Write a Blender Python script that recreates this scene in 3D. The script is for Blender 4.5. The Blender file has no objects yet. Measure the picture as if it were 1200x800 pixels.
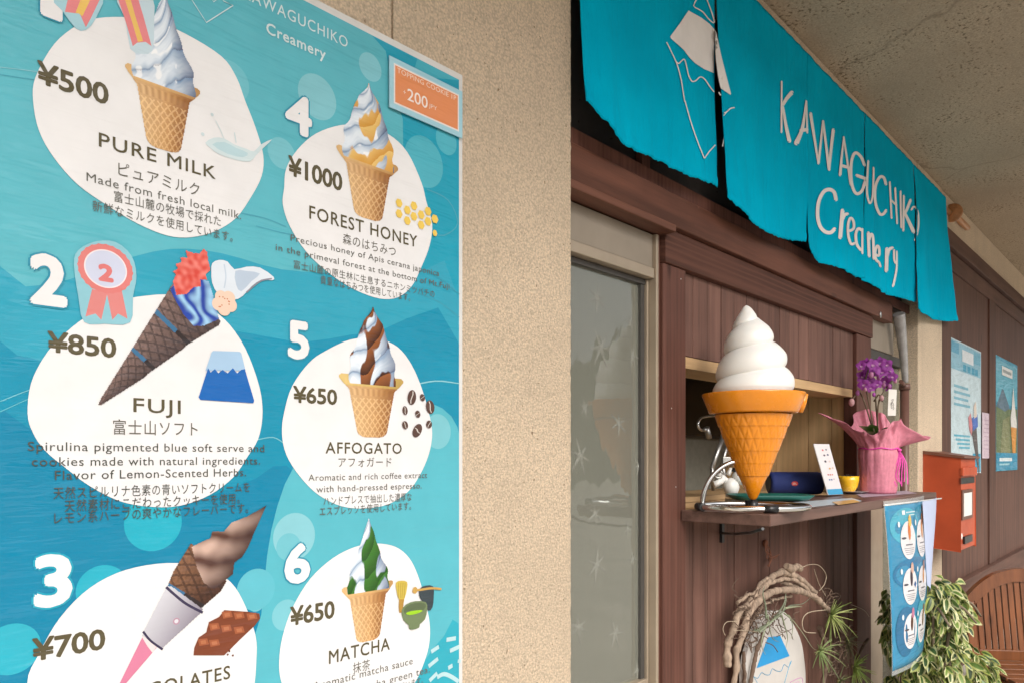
import bpy, bmesh, math, random
from math import sin, cos, pi, sqrt, atan2, floor
from mathutils import Vector, Matrix, noise
from mathutils.geometry import tessellate_polygon
from mathutils.bvhtree import BVHTree

random.seed(7)
SC = bpy.context.scene
COL = SC.collection

# ------------------------------------------------------------------ camera
F, TH = 880.0, math.atan2(800.0, 880.0)          # focal length and heading, measured on a 1200 x 800 picture
CT, ST = cos(TH), sin(TH)
HZ, ZC = 535.0, 1.35                              # horizon row, eye height
FWD = Vector((CT, ST, 0)); RGT = Vector((ST, -CT, 0))
cam_d = bpy.data.cameras.new('camera')
cam = bpy.data.objects.new('camera', cam_d); COL.objects.link(cam)
cam.location = (0, 0, ZC)
cam.rotation_euler = (pi/2, 0, math.atan2(-FWD.x, FWD.y))
cam_d.sensor_width = 36.0; cam_d.lens = 36.0*F/1200.0
cam_d.shift_x = 0.0; cam_d.shift_y = (HZ-400.0)/1200.0
cam_d.clip_start = 0.02; cam_d.clip_end = 800.0
SC.camera = cam

# ------------------------------------------------------------------ light
SUN_EL, SUN_AZ = math.radians(38), math.radians(205)   # azimuth from +Y clockwise: behind and left of the viewer
w = bpy.data.worlds.new('World'); SC.world = w; w.use_nodes = True
nt = w.node_tree; nt.nodes.clear()
sky = nt.nodes.new('ShaderNodeTexSky'); sky.sky_type = 'NISHITA'; sky.sun_disc = False
sky.sun_elevation = SUN_EL; sky.sun_rotation = SUN_AZ; sky.dust_density = 4.0; sky.air_density = 1.0
bg = nt.nodes.new('ShaderNodeBackground'); bg.inputs[1].default_value = 0.15
hs = nt.nodes.new('ShaderNodeHueSaturation'); hs.inputs['Saturation'].default_value = 0.25   # overcast sky
wo = nt.nodes.new('ShaderNodeOutputWorld')
nt.links.new(sky.outputs[0], hs.inputs['Color']); nt.links.new(hs.outputs[0], bg.inputs[0]); nt.links.new(bg.outputs[0], wo.inputs[0])
sun_d = bpy.data.lights.new('sun', 'SUN'); sun_d.energy = 1.1; sun_d.angle = math.radians(35); sun_d.color = (1.0, 0.95, 0.87)
sun = bpy.data.objects.new('sun', sun_d); COL.objects.link(sun)
sdir = Vector((sin(SUN_AZ)*cos(SUN_EL), cos(SUN_AZ)*cos(SUN_EL), sin(SUN_EL)))
sun.rotation_euler = sdir.to_track_quat('Z', 'Y').to_euler()
sun.location = sdir*20
SC.view_settings.view_transform = 'Standard'; SC.view_settings.look = 'None'
SC.view_settings.exposure = 0.66; SC.view_settings.gamma = 1.0
SC.render.engine = 'CYCLES'
SC.cycles.max_bounces = 8; SC.cycles.diffuse_bounces = 5; SC.cycles.transparent_max_bounces = 12
SC.cycles.use_denoising = True

# ------------------------------------------------------------------ measuring helpers
def ray(u, v):
    return FWD + RGT*((u-600.0)/F) + Vector((0, 0, (HZ-v)/F))
def P(u, v, Y):                                   # the point of the plane Y = const
    d = ray(u, v); t = Y/d.y
    return Vector((d.x*t, Y, ZC+d.z*t))
def PT(u, v, t):                                  # a point t metres deep
    d = ray(u, v); return Vector((d.x*t, d.y*t, ZC+d.z*t))
def XU(u, Y): return P(u, HZ, Y).x
def KZ(k, Y): return ZC + k*Y/CT                  # height on plane Y of the wall-parallel line of slope k
def UX(X, Y):
    a = (X*CT*0 + 0)
    return a

def lin(c):
    if isinstance(c, str):
        c = tuple(int(c[i:i+2], 16) for i in (0, 2, 4))
    r = []
    for x in c[:3]:
        x = x/255.0
        r.append(x/12.92 if x <= 0.04045 else ((x+0.055)/1.055)**2.4)
    return tuple(r)
def mix(a, b, t):
    t = max(0.0, min(1.0, t)); return tuple(a[i]*(1-t)+b[i]*t for i in range(3))
def smooth(pts, n=6, closed=False):               # Catmull-Rom through pts
    pts = [Vector(p) for p in pts]; N = len(pts); out = []
    rng = range(N) if closed else range(N-1)
    for i in rng:
        if closed: p0, p1, p2, p3 = pts[(i-1) % N], pts[i], pts[(i+1) % N], pts[(i+2) % N]
        else: p0, p1, p2, p3 = pts[max(i-1, 0)], pts[i], pts[i+1], pts[min(i+2, N-1)]
        for k in range(n):
            t = k/n
            out.append(0.5*((2*p1)+(p2-p0)*t+(2*p0-5*p1+4*p2-p3)*t*t+(3*p1-p0-3*p2+p3)*t*t*t))
    if not closed: out.append(pts[-1])
    return out

# ------------------------------------------------------------------ materials
MATS = {}
def newmat(name):
    m = bpy.data.materials.new(name); m.use_nodes = True
    MATS[name] = m
    nt = m.node_tree; b = nt.nodes['Principled BSDF']
    return m, nt, b
def N(nt, typ, **kw):
    n = nt.nodes.new(typ)
    for k, v in kw.items():
        if k in n.inputs: n.inputs[k].default_value = v
        else: setattr(n, k, v)
    return n
def coords(nt, scale=(1, 1, 1), rot=(0, 0, 0)):
    tc = N(nt, 'ShaderNodeTexCoord'); mp = N(nt, 'ShaderNodeMapping')
    mp.inputs['Scale'].default_value = scale; mp.inputs['Rotation'].default_value = rot
    nt.links.new(tc.outputs['Object'], mp.inputs[0]); return mp.outputs[0]
def noise_n(nt, vec, scale, detail=4, rough=0.55):
    n = N(nt, 'ShaderNodeTexNoise', Scale=scale, Detail=detail, Roughness=rough)
    nt.links.new(vec, n.inputs['Vector']); return n.outputs['Fac']
def ramp(nt, fac, stops):
    r = N(nt, 'ShaderNodeValToRGB'); e = r.color_ramp.elements
    while len(e) < len(stops): e.new(0.5)
    for i, (p, c) in enumerate(stops):
        e[i].position = p; e[i].color = (*c, 1) if len(c) == 3 else c
    nt.links.new(fac, r.inputs[0]); return r.outputs[0]
def mixc(nt, a, b, fac, mode='MIX'):
    m = N(nt, 'ShaderNodeMix', data_type='RGBA', blend_type=mode)
    for s, v in ((m.inputs[0], fac), (m.inputs[6], a), (m.inputs[7], b)):
        if hasattr(v, 'links'): nt.links.new(v, s)
        elif isinstance(v, (int, float)): s.default_value = v
        else: s.default_value = (*v, 1)
    return m.outputs[2]
def bump(nt, b, h, strength=0.4, dist=0.01, prev=None):
    n = N(nt, 'ShaderNodeBump', Strength=strength, Distance=dist)
    nt.links.new(h, n.inputs['Height'])
    if prev: nt.links.new(prev, n.inputs['Normal'])
    nt.links.new(n.outputs[0], b.inputs['Normal']); return n.outputs[0]

def plain(name, c, rough=0.5, metal=0.0, var=0.12, nscale=30, spec=0.5, bmp=0.0, coat=0.0, sss=0.0, trans=0.0):
    m, nt, b = newmat(name)
    v = coords(nt); f = noise_n(nt, v, nscale, 5)
    c0 = tuple(x*(1-var) for x in c); c1 = tuple(min(1, x*(1+var)) for x in c)
    nt.links.new(ramp(nt, f, [(0.3, c0), (0.7, c1)]), b.inputs['Base Color'])
    f2 = noise_n(nt, v, nscale*2.3, 4)
    r = N(nt, 'ShaderNodeMapRange'); r.inputs[3].default_value = max(0.02, rough-0.08); r.inputs[4].default_value = min(1, rough+0.1)
    nt.links.new(f2, r.inputs[0]); nt.links.new(r.outputs[0], b.inputs['Roughness'])
    b.inputs['Metallic'].default_value = metal; b.inputs['Specular IOR Level'].default_value = spec
    b.inputs['Coat Weight'].default_value = coat; b.inputs['Coat Roughness'].default_value = 0.08
    if sss: b.inputs['Subsurface Weight'].default_value = sss; b.inputs['Subsurface Radius'].default_value = (0.02, 0.015, 0.012); b.inputs['Subsurface Scale'].default_value = 0.5
    if bmp: bump(nt, b, f2, bmp, 0.002)
    return m

def plaster(name, c, speck, grit=170, strength=0.55, pits=0.62, cluster=False, streak=0.0, crack=False, grain=0.0):
    m, nt, b = newmat(name); v = coords(nt)
    big = noise_n(nt, v, 1.6, 4, 0.6); fine = noise_n(nt, v, grit, 5, 0.7); mid = noise_n(nt, v, 38, 4, 0.6)
    base = ramp(nt, big, [(0.3, tuple(x*0.86 for x in c)), (0.7, tuple(min(1, x*1.1) for x in c))])
    base = mixc(nt, base, tuple(x*0.66 for x in c), ramp(nt, fine, [(0.36, (0.7,)*3), (0.54, (0,)*3)]))  # hollows of the fine relief darkened in the colour
    if grain:                                         # dense sandy relief shaded in the colour: dark between grains, light on their crowns
        gv = N(nt, 'ShaderNodeTexVoronoi', feature='SMOOTH_F1', Scale=grit*1.15); nt.links.new(v, gv.inputs['Vector'])
        base = mixc(nt, base, tuple(x*0.55 for x in c), ramp(nt, gv.outputs['Distance'], [(0.30, (0,)*3), (0.62, (grain,)*3)]))
        base = mixc(nt, base, tuple(min(1, x*1.2) for x in c), ramp(nt, gv.outputs['Distance'], [(0.05, (grain*.7,)*3), (0.22, (0,)*3)]))
    pit = noise_n(nt, v, grit*0.55, 3, 0.6)
    if cluster:
        cl = noise_n(nt, v, 3.2, 4, 0.6); ad = N(nt, 'ShaderNodeMath', operation='MULTIPLY_ADD'); ad.inputs[1].default_value = 0.45; ad.inputs[2].default_value = -0.22
        nt.links.new(cl, ad.inputs[0]); a2 = N(nt, 'ShaderNodeMath', operation='ADD'); nt.links.new(pit, a2.inputs[0]); nt.links.new(ad.outputs[0], a2.inputs[1]); pit = a2.outputs[0]
    pm = ramp(nt, pit, [(pits, (0,)*3), (pits+0.05, (1,)*3)])
    base = mixc(nt, base, speck, pm)
    if streak:                                        # rain streaks and grubby patches
        sv = noise_n(nt, coords(nt, (9, 9, 0.55)), 1.0, 5, 0.65)
        base = mixc(nt, base, tuple(x*0.62 for x in c), ramp(nt, sv, [(0.52, (0,)*3), (0.78, (streak,)*3)]))
    if crack:
        vo = N(nt, 'ShaderNodeTexVoronoi', feature='DISTANCE_TO_EDGE', Scale=0.75)
        wn = N(nt, 'ShaderNodeTexNoise', Scale=5.0, Detail=4.0); nt.links.new(v, wn.inputs['Vector'])
        nt.links.new(mixc(nt, v, wn.outputs['Color'], 0.12), vo.inputs['Vector'])
        base = mixc(nt, base, tuple(x*0.3 for x in c), ramp(nt, vo.outputs['Distance'], [(0.0, (0.5,)*3), (0.004, (0,)*3)]))
        pt = noise_n(nt, v, 2.3, 5, 0.6); base = mixc(nt, base, tuple(x*0.70 for x in c), ramp(nt, pt, [(0.45, (0,)*3), (0.75, (0.5,)*3)]))
    nt.links.new(base, b.inputs['Base Color']); b.inputs['Roughness'].default_value = 0.95
    b.inputs['Specular IOR Level'].default_value = 0.2
    n1 = bump(nt, b, mid, 0.25, 0.006)
    n2 = bump(nt, b, fine, strength, 0.009, n1)
    inv = N(nt, 'ShaderNodeInvert'); nt.links.new(pm, inv.inputs[1])
    bump(nt, b, inv.outputs[0], 0.5, 0.004, n2)
    return m

def wood(name, c, dark, grain='Z', rough=0.55, fine=1.0, contrast=1.0, cathedral=0.0):
    m, nt, b = newmat(name)
    s = {'Z': (26, 26, 1.3), 'X': (1.3, 26, 26), 'Y': (26, 1.3, 26)}[grain]
    v = coords(nt, tuple(x*fine for x in s)); vb = coords(nt)
    g = noise_n(nt, v, 1.0, 8, 0.65); big = noise_n(nt, vb, 4.0, 3)
    lo = tuple(x*(1-0.35*contrast) for x in c); hi = tuple(min(1, x*(1+0.3*contrast)) for x in c)
    col = ramp(nt, g, [(0.34, lo), (0.5, c), (0.66, hi)])
    col = mixc(nt, col, dark, ramp(nt, big, [(0.45, (0,)*3), (0.85, (0.6,)*3)]))
    if cathedral:
        wv = N(nt, 'ShaderNodeTexWave', wave_type='RINGS', rings_direction=grain, Scale=1.0, Distortion=5.0, Detail=3.0)
        wv.inputs['Detail Scale'].default_value = 0.6
        sw = {'Z': (16, 16, 1.1), 'X': (1.1, 16, 16), 'Y': (16, 1.1, 16)}[grain]
        nt.links.new(coords(nt, sw), wv.inputs[0])
        col = mixc(nt, col, hi, ramp(nt, wv.outputs['Fac'], [(0.45, (0,)*3), (1.0, (cathedral,)*3)]))
    isl = N(nt, 'ShaderNodeNewGeometry')               # every board takes the stain a little differently
    col = mixc(nt, col, ramp(nt, isl.outputs['Random Per Island'], [(0.0, (0.78,)*3), (1.0, (1.22,)*3)]), 1.0, 'MULTIPLY')
    sk = {'Z': (7, 7, 2.2), 'X': (2.2, 7, 7), 'Y': (7, 2.2, 7)}[grain]
    kn = N(nt, 'ShaderNodeTexVoronoi', Scale=1.0); nt.links.new(coords(nt, sk), kn.inputs['Vector'])
    col = mixc(nt, col, tuple(x*0.45 for x in dark), ramp(nt, kn.outputs['Distance'], [(0.03, (0.85,)*3), (0.11, (0,)*3)]))
    # scuffs where the stain has worn through
    sc = noise_n(nt, vb, 17, 6, 0.7)
    col = mixc(nt, col, tuple(min(1, x*2.2+0.05) for x in c), ramp(nt, sc, [(0.70, (0,)*3), (0.78, (0.5,)*3)]))
    nt.links.new(col, b.inputs['Base Color'])
    b.inputs['Roughness'].default_value = rough; b.inputs['Specular IOR Level'].default_value = 0.22
    bump(nt, b, g, 0.25, 0.003)
    return m

def attr_mat(name, rough=0.5, coat=0.0, spec=0.5, wrinkle=0.0, trans=0.0, var=0.08, coat_rough=0.06, ink=1.0):
    m, nt, b = newmat(name)
    a = N(nt, 'ShaderNodeAttribute', attribute_name='Col')
    v = coords(nt); f = noise_n(nt, v, 14, 4)
    col = mixc(nt, a.outputs['Color'], ramp(nt, f, [(0.3, ((1-var)*ink,)*3), (0.7, (ink,)*3)]), 1.0, 'MULTIPLY')
    nt.links.new(col, b.inputs['Base Color'])
    b.inputs['Roughness'].default_value = rough; b.inputs['Specular IOR Level'].default_value = spec
    b.inputs['Coat Weight'].default_value = coat; b.inputs['Coat Roughness'].default_value = coat_rough
    if wrinkle:
        vv = coords(nt, (3.0, 3.0, 9.0), (0.0, 0.35, 0.0))
        h0 = noise_n(nt, vv, 1.0, 3, 0.5); h1 = noise_n(nt, coords(nt, (2.2, 2.2, 16), (0.0, -0.25, 0.0)), 1.0, 4, 0.6)
        rg = N(nt, 'ShaderNodeMath', operation='ABSOLUTE'); sb = N(nt, 'ShaderNodeMath', operation='SUBTRACT'); sb.inputs[1].default_value = 0.5
        nt.links.new(h1, sb.inputs[0]); nt.links.new(sb.outputs[0], rg.inputs[0])
        ad = N(nt, 'ShaderNodeMath', operation='ADD'); nt.links.new(h0, ad.inputs[0]); nt.links.new(rg.outputs[0], ad.inputs[1]); h = ad.outputs[0]
        n = N(nt, 'ShaderNodeBump', Strength=wrinkle, Distance=0.03); nt.links.new(h, n.inputs['Height'])
        nt.links.new(n.outputs[0], b.inputs['Coat Normal']); 
    if trans:
        t = N(nt, 'ShaderNodeBsdfTranslucent'); nt.links.new(col, t.inputs[0])
        mx = N(nt, 'ShaderNodeMixShader'); mx.inputs[0].default_value = trans
        out = nt.nodes['Material Output']
        nt.links.new(b.outputs[0], mx.inputs[1]); nt.links.new(t.outputs[0], mx.inputs[2]); nt.links.new(mx.outputs[0], out.inputs[0])
    return m

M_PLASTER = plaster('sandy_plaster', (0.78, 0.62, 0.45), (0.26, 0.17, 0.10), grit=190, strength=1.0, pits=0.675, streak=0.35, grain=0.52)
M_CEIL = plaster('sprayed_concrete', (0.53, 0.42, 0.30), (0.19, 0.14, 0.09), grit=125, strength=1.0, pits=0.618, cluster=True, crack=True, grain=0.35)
M_GROUND = None
M_GROUND = plain('pavement_concrete', (0.50, 0.46, 0.40), 0.9, var=0.2, nscale=1.2, spec=0.2)
M_BEAM = wood('red_brown_beam', (0.125, 0.048, 0.029), (0.07, 0.026, 0.016), 'X', 0.5)
M_LIP = wood('beam_edge', (0.14, 0.057, 0.036), (0.085, 0.036, 0.023), 'X', 0.5)
M_HEADER = wood('header_board', (0.090, 0.037, 0.025), (0.05, 0.022, 0.016), 'X', 0.65, cathedral=1.0)
M_POST = wood('brown_post', (0.108, 0.045, 0.032), (0.06, 0.023, 0.016), 'Z', 0.55, cathedral=0.5)
M_PLANK = wood('brown_planks', (0.138, 0.070, 0.053), (0.075, 0.034, 0.025), 'Z', 0.6)
M_COUNTER = wood('counter_board', (0.13, 0.073, 0.058), (0.075, 0.043, 0.034), 'X', 0.4)
M_RWALL = wood('weathered_brown_panel', (0.100, 0.050, 0.036), (0.060, 0.030, 0.022), 'Z', 0.6)
M_RRAIL = wood('weathered_brown_rail', (0.115, 0.058, 0.042), (0.07, 0.036, 0.027), 'X', 0.6)
M_PLY = wood('plywood', (0.62, 0.42, 0.22), (0.46, 0.29, 0.14), 'Z', 0.6, contrast=0.6)
M_PLYX = wood('pine_strip', (0.46, 0.30, 0.155), (0.34, 0.21, 0.10), 'X', 0.6, contrast=0.6)
M_CHAIR = wood('oiled_teak', (0.185, 0.064, 0.023), (0.11, 0.036, 0.014), 'Z', 0.35, contrast=0.9)
M_BRANCH = wood('bare_driftwood', (0.28, 0.205, 0.15), (0.10, 0.068, 0.045), 'Z', 0.85, fine=2.5, contrast=1.2)
M_TWIG = plain('dark_twig', (0.12, 0.075, 0.05), 0.8)
M_ALU = plain('bronze_aluminium', (0.36, 0.29, 0.215), 0.42, 0.35, 0.08, 8)
M_ALU_D = plain('dark_gasket', (0.05, 0.045, 0.04), 0.6)
M_TRANSOM = plain('beige_transom_panel', (0.26, 0.215, 0.165), 0.5, 0.1, 0.12, 5)
M_BLACK = plain('black_plastic', (0.012, 0.012, 0.013), 0.35)
M_SCREEN = plain('black_screen', (0.006, 0.006, 0.007), 0.18)
M_RIB = plain('dark_ribbed_sheet', (0.075, 0.062, 0.056), 0.3)
M_GREYWALL = plain('grey_green_wall', (0.20, 0.195, 0.16), 0.8)
M_WHITE = plain('white_swirl_plastic', (0.74, 0.72, 0.69), 0.38, sss=0.25, var=0.02, nscale=12)
M_ORANGE = plain('orange_cone_plastic', (0.68, 0.222, 0.005), 0.25, var=0.08, nscale=14, coat=0.4)
M_CHROME = plain('chrome_tube', (0.75, 0.75, 0.74), 0.12, 1.0, 0.03)
M_STEEL = plain('brushed_steel', (0.45, 0.44, 0.42), 0.35, 0.9, 0.08)
M_WPLASTIC = plain('white_plastic', (0.72, 0.70, 0.66), 0.35, var=0.04)
M_NAVY = plain('navy_speaker_fabric', (0.008, 0.022, 0.13), 0.75, nscale=300, bmp=0.5)
M_GREEN = plain('green_tray', (0.012, 0.105, 0.085), 0.35)
M_YELLOW = plain('yellow_glaze', (0.82, 0.46, 0.02), 0.25, coat=0.4)
M_SOIL = plain('dark_beans', (0.03, 0.018, 0.012), 0.6)
M_PINK = plain('pink_wrapping_paper', (0.55, 0.185, 0.245), 0.65, nscale=60, bmp=0.3)
M_RIBBON = plain('magenta_ribbon', (0.70, 0.06, 0.36), 0.25)
M_RED = plain('red_enamel', (0.42, 0.066, 0.021), 0.42, nscale=6, var=0.14, bmp=0.1)
M_REDLID = plain('brown_lid', (0.16, 0.06, 0.035), 0.45)
M_ROD = wood('bamboo_rod', (0.42, 0.20, 0.09), (0.26, 0.11, 0.045), 'X', 0.35)
M_PIPE = plain('brown_pipe', (0.13, 0.06, 0.045), 0.4)
M_VINYL = plain('grey_vinyl_roll', (0.30, 0.29, 0.28), 0.22, var=0.3, nscale=16)
M_SOILP = plain('terracotta', (0.30, 0.13, 0.07), 0.7)
M_BARK = plain('plant_bark', (0.16, 0.12, 0.08), 0.85)
M_PRINT = attr_mat('laminated_print', 0.5, 0.55, 0.15, 1.0, coat_rough=0.13, ink=0.80)
M_MATTE = attr_mat('matte_print', 0.55, 0.15, ink=0.85)
M_ATTR = attr_mat('painted', 0.5)
M_LEAF = attr_mat('waxy_leaf', 0.42, 0.1, trans=0.2, var=0.35)
M_PETAL = attr_mat('petal', 0.6, trans=0.3)
M_CLEAR = None

def cloth_mat():
    m, nt, b = newmat('teal_cloth')
    v = coords(nt); big = noise_n(nt, v, 3.0, 4)
    wv = N(nt, 'ShaderNodeTexWave', wave_type='BANDS', bands_direction='X', Scale=160.0, Distortion=1.5, Detail=2.0); nt.links.new(v, wv.inputs[0])
    nt.links.new(ramp(nt, big, [(0.3, (0.0, 0.37, 0.56)), (0.7, (0.0, 0.46, 0.67))]), b.inputs['Base Color'])
    b.inputs['Roughness'].default_value = 0.9; b.inputs['Specular IOR Level'].default_value = 0.03
    wr = noise_n(nt, coords(nt, (34, 34, 9)), 1.0, 4, 0.6)
    n1 = bump(nt, b, wr, 0.55, 0.018)
    bump(nt, b, wv.outputs['Fac'], 0.12, 0.001, n1)
    t = N(nt, 'ShaderNodeBsdfTranslucent'); t.inputs[0].default_value = (0.0, 0.42, 0.64, 1)
    mx = N(nt, 'ShaderNodeMixShader'); mx.inputs[0].default_value = 0.12
    nt.links.new(b.outputs[0], mx.inputs[1]); nt.links.new(t.outputs[0], mx.inputs[2]); nt.links.new(mx.outputs[0], nt.nodes['Material Output'].inputs[0])
    return m
M_CLOTH = cloth_mat()
M_CWHITE = plain('white_cloth_dye', (0.74, 0.70, 0.68), 0.9, var=0.05, nscale=12, spec=0.1)

def pane_mat():
    m, nt, b = newmat('figured_glass')
    v = coords(nt, (1.0, 1.0, 0.6)); h = noise_n(nt, v, 5.0, 3)
    b.inputs['Base Color'].default_value = (0.40, 0.40, 0.33, 1)
    b.inputs['Roughness'].default_value = 0.05; b.inputs['Specular IOR Level'].default_value = 0.5
    bnode = bump(nt, b, h, 0.22, 0.02)
    t = N(nt, 'ShaderNodeBsdfTransparent'); t.inputs[0].default_value = (0.80, 0.82, 0.76, 1)
    g = N(nt, 'ShaderNodeBsdfGlossy'); g.inputs['Roughness'].default_value = 0.03; g.inputs[0].default_value = (0.9, 0.92, 0.9, 1); nt.links.new(bnode, g.inputs['Normal'])
    mx = N(nt, 'ShaderNodeMixShader'); mx.inputs[0].default_value = 0.38
    nt.links.new(t.outputs[0], mx.inputs[1]); nt.links.new(b.outputs[0], mx.inputs[2])
    fr = N(nt, 'ShaderNodeFresnel', IOR=1.5); mx2 = N(nt, 'ShaderNodeMixShader')
    nt.links.new(fr.outputs[0], mx2.inputs[0]); nt.links.new(mx.outputs[0], mx2.inputs[1]); nt.links.new(g.outputs[0], mx2.inputs[2])
    nt.links.new(mx2.outputs[0], nt.nodes['Material Output'].inputs[0])
    return m
M_PANE = pane_mat()
def frost_mat():
    m, nt, b = newmat('frosted_star'); v = coords(nt)
    b.inputs['Base Color'].default_value = (0.36, 0.36, 0.31, 1); b.inputs['Roughness'].default_value = 0.4
    b.inputs['Specular IOR Level'].default_value = 0.6
    bump(nt, b, noise_n(nt, v, 70, 3), 0.5, 0.004)
    t = N(nt, 'ShaderNodeBsdfTransparent'); mx = N(nt, 'ShaderNodeMixShader'); mx.inputs[0].default_value = 0.37
    nt.links.new(t.outputs[0], mx.inputs[1]); nt.links.new(b.outputs[0], mx.inputs[2]); nt.links.new(mx.outputs[0], nt.nodes['Material Output'].inputs[0])
    return m
M_FROST = frost_mat()
def clear_mat():
    m, nt, b = newmat('clear_film')
    b.inputs['Base Color'].default_value = (0.8, 0.85, 0.86, 1); b.inputs['Roughness'].default_value = 0.08
    t = N(nt, 'ShaderNodeBsdfTransparent'); mx = N(nt, 'ShaderNodeMixShader'); mx.inputs[0].default_value = 0.28
    nt.links.new(t.outputs[0], mx.inputs[1]); nt.links.new(b.outputs[0], mx.inputs[2]); nt.links.new(mx.outputs[0], nt.nodes['Material Output'].inputs[0])
    return m
M_CLEAR = clear_mat()
M_CURTAIN = plain('grey_curtain', (0.50, 0.49, 0.40), 0.9, nscale=5)

# ------------------------------------------------------------------ mesh building
class MB:
    def __init__(self): self.v = []; self.f = []; self.c = []; self.smooth = []
    def face(self, idx, c=None, sm=False): self.f.append(tuple(idx)); self.c.append(c); self.smooth.append(sm)
    def add(self, pts, faces, c=None, sm=False):
        o = len(self.v); self.v += [Vector(p) for p in pts]
        for f in faces: self.face([i+o for i in f], c, sm)
    def box(self, x0, x1, y0, y1, z0, z1, c=None):
        p = [(x, y, z) for x in (x0, x1) for y in (y0, y1) for z in (z0, z1)]
        self.add(p, [(0, 1, 3, 2), (4, 6, 7, 5), (0, 4, 5, 1), (2, 3, 7, 6), (0, 2, 6, 4), (1, 5, 7, 3)], c)
    def obox(self, o, ax, ay, az, c=None):        # box from a corner and three edge vectors
        o = Vector(o); p = [o+ax*i+ay*j+az*k for i in (0, 1) for j in (0, 1) for k in (0, 1)]
        self.add(p, [(0, 1, 3, 2), (4, 6, 7, 5), (0, 4, 5, 1), (2, 3, 7, 6), (0, 2, 6, 4), (1, 5, 7, 3)], c)
    def tube(self, path, r, n=8, c=None, cap=True):
        path = [Vector(p) for p in path]; L = len(path)
        rr = r if isinstance(r, (list, tuple)) else [r]*L
        o = len(self.v); up = Vector((0.13, 0.21, 0.97)); prev = None
        for i, p in enumerate(path):
            t = (path[min(i+1, L-1)]-path[max(i-1, 0)])
            if t.length < 1e-9: t = Vector((0, 0, 1))
            t.normalize()
            if prev is None: a = t.cross(up if abs(t.dot(up)) < 0.9 else Vector((1, 0, 0))).normalized()
            else: a = (prev-t*prev.dot(t)).normalized()
            prev = a; b = t.cross(a)
            for k in range(n):
                q = 2*pi*k/n; self.v.append(p+(a*cos(q)+b*sin(q))*rr[i])
        for i in range(L-1):
            for k in range(n):
                k2 = (k+1) % n
                self.face((o+i*n+k, o+i*n+k2, o+(i+1)*n+k2, o+(i+1)*n+k), c, True)
        if cap:
            self.face([o+k for k in range(n)][::-1], c); self.face([o+(L-1)*n+k for k in range(n)], c)
    def lathe(self, cx, cy, prof, n=32, c=None, cap=True, fn=None):
        o = len(self.v)
        for (r, z) in prof:
            for k in range(n):
                q = 2*pi*k/n; rr = r
                self.v.append(Vector((cx+rr*cos(q), cy+rr*sin(q), z)))
        for i in range(len(prof)-1):
            for k in range(n):
                k2 = (k+1) % n
                self.face((o+i*n+k, o+i*n+k2, o+(i+1)*n+k2, o+(i+1)*n+k), c, True)
        if cap:
            self.face([o+k for k in range(n)][::-1], c); self.face([o+(len(prof)-1)*n+k for k in range(n)], c)
    def ball(self, p, rx, ry=None, rz=None, nu=12, nv=8, c=None, rot=None):
        ry = ry or rx; rz = rz or rx; p = Vector(p); o = len(self.v)
        for j in range(nv+1):
            a = -pi/2+pi*j/nv
            for i in range(nu):
                q = 2*pi*i/nu; d = Vector((rx*cos(a)*cos(q), ry*cos(a)*sin(q), rz*sin(a)))
                if rot: d = rot @ d
                self.v.append(p+d)
        for j in range(nv):
            for i in range(nu):
                i2 = (i+1) % nu
                self.face((o+j*nu+i, o+j*nu+i2, o+(j+1)*nu+i2, o+(j+1)*nu+i), c, True)
    def grid(self, fn, nu, nv, c=None, sm=True):
        o = len(self.v)
        for j in range(nv+1):
            for i in range(nu+1): self.v.append(Vector(fn(i/nu, j/nv)))
        for j in range(nv):
            for i in range(nu):
                a = o+j*(nu+1)+i; self.face((a, a+1, a+nu+2, a+nu+1), c, sm)
    def poly(self, pts, c=None):                  # planar polygon in 3D, any outline
        pts = [Vector(p) for p in pts]; o = len(self.v); self.v += pts
        for t in tessellate_polygon([pts]): self.face([o+i for i in t], c)
    def prism(self, pts, dv, c=None):             # outline extruded by a vector
        pts = [Vector(p) for p in pts]; dv = Vector(dv); n = len(pts); o = len(self.v)
        self.v += pts; self.v += [p+dv for p in pts]
        for t in tessellate_polygon([pts]):
            self.face([o+i for i in t], c); self.face([o+n+i for i in reversed(t)], c)
        for i in range(n): j = (i+1) % n; self.face((o+i, o+j, o+n+j, o+n+i), c)
    def build(self, name, mat, parent=None, label=None, bevel=0.0, solid=0.0, subd=0):
        me = bpy.data.meshes.new(name)
        if parent is not None: off = wloc(parent)
        else:
            lo = [min(p[i] for p in self.v) for i in range(3)]; hi = [max(p[i] for p in self.v) for i in range(3)]
            off = Vector(((lo[0]+hi[0])/2, (lo[1]+hi[1])/2, lo[2]))
        me.from_pydata([p-off for p in self.v], [], self.f)
        me.materials.append(mat)
        me.polygons.foreach_set('use_smooth', self.smooth)
        if any(c is not None for c in self.c):
            at = me.color_attributes.new('Col', 'FLOAT_COLOR', 'CORNER'); buf = []
            for pl in me.polygons:
                c = self.c[pl.index] or (0.8, 0.8, 0.8)
                if len(c) == pl.loop_total and not isinstance(c[0], (int, float)):
                    for q in c: buf += [q[0], q[1], q[2], 1.0]
                else: buf += [c[0], c[1], c[2], 1.0]*pl.loop_total
            at.data.foreach_set('color', buf)
        me.update()
        o = bpy.data.objects.new(name, me); COL.objects.link(o)
        if parent is not None: o.parent = parent
        else: o.location = off
        if label: o['label'] = label
        if bevel:
            b = o.modifiers.new('bevel', 'BEVEL'); b.width = bevel; b.segments = 2; b.limit_method = 'ANGLE'; b.angle_limit = math.radians(50)
        if solid:
            s = o.modifiers.new('solid', 'SOLIDIFY'); s.thickness = solid; s.offset = 0
        if subd:
            s = o.modifiers.new('subd', 'SUBSURF'); s.levels = subd; s.render_levels = subd
        return o

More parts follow.
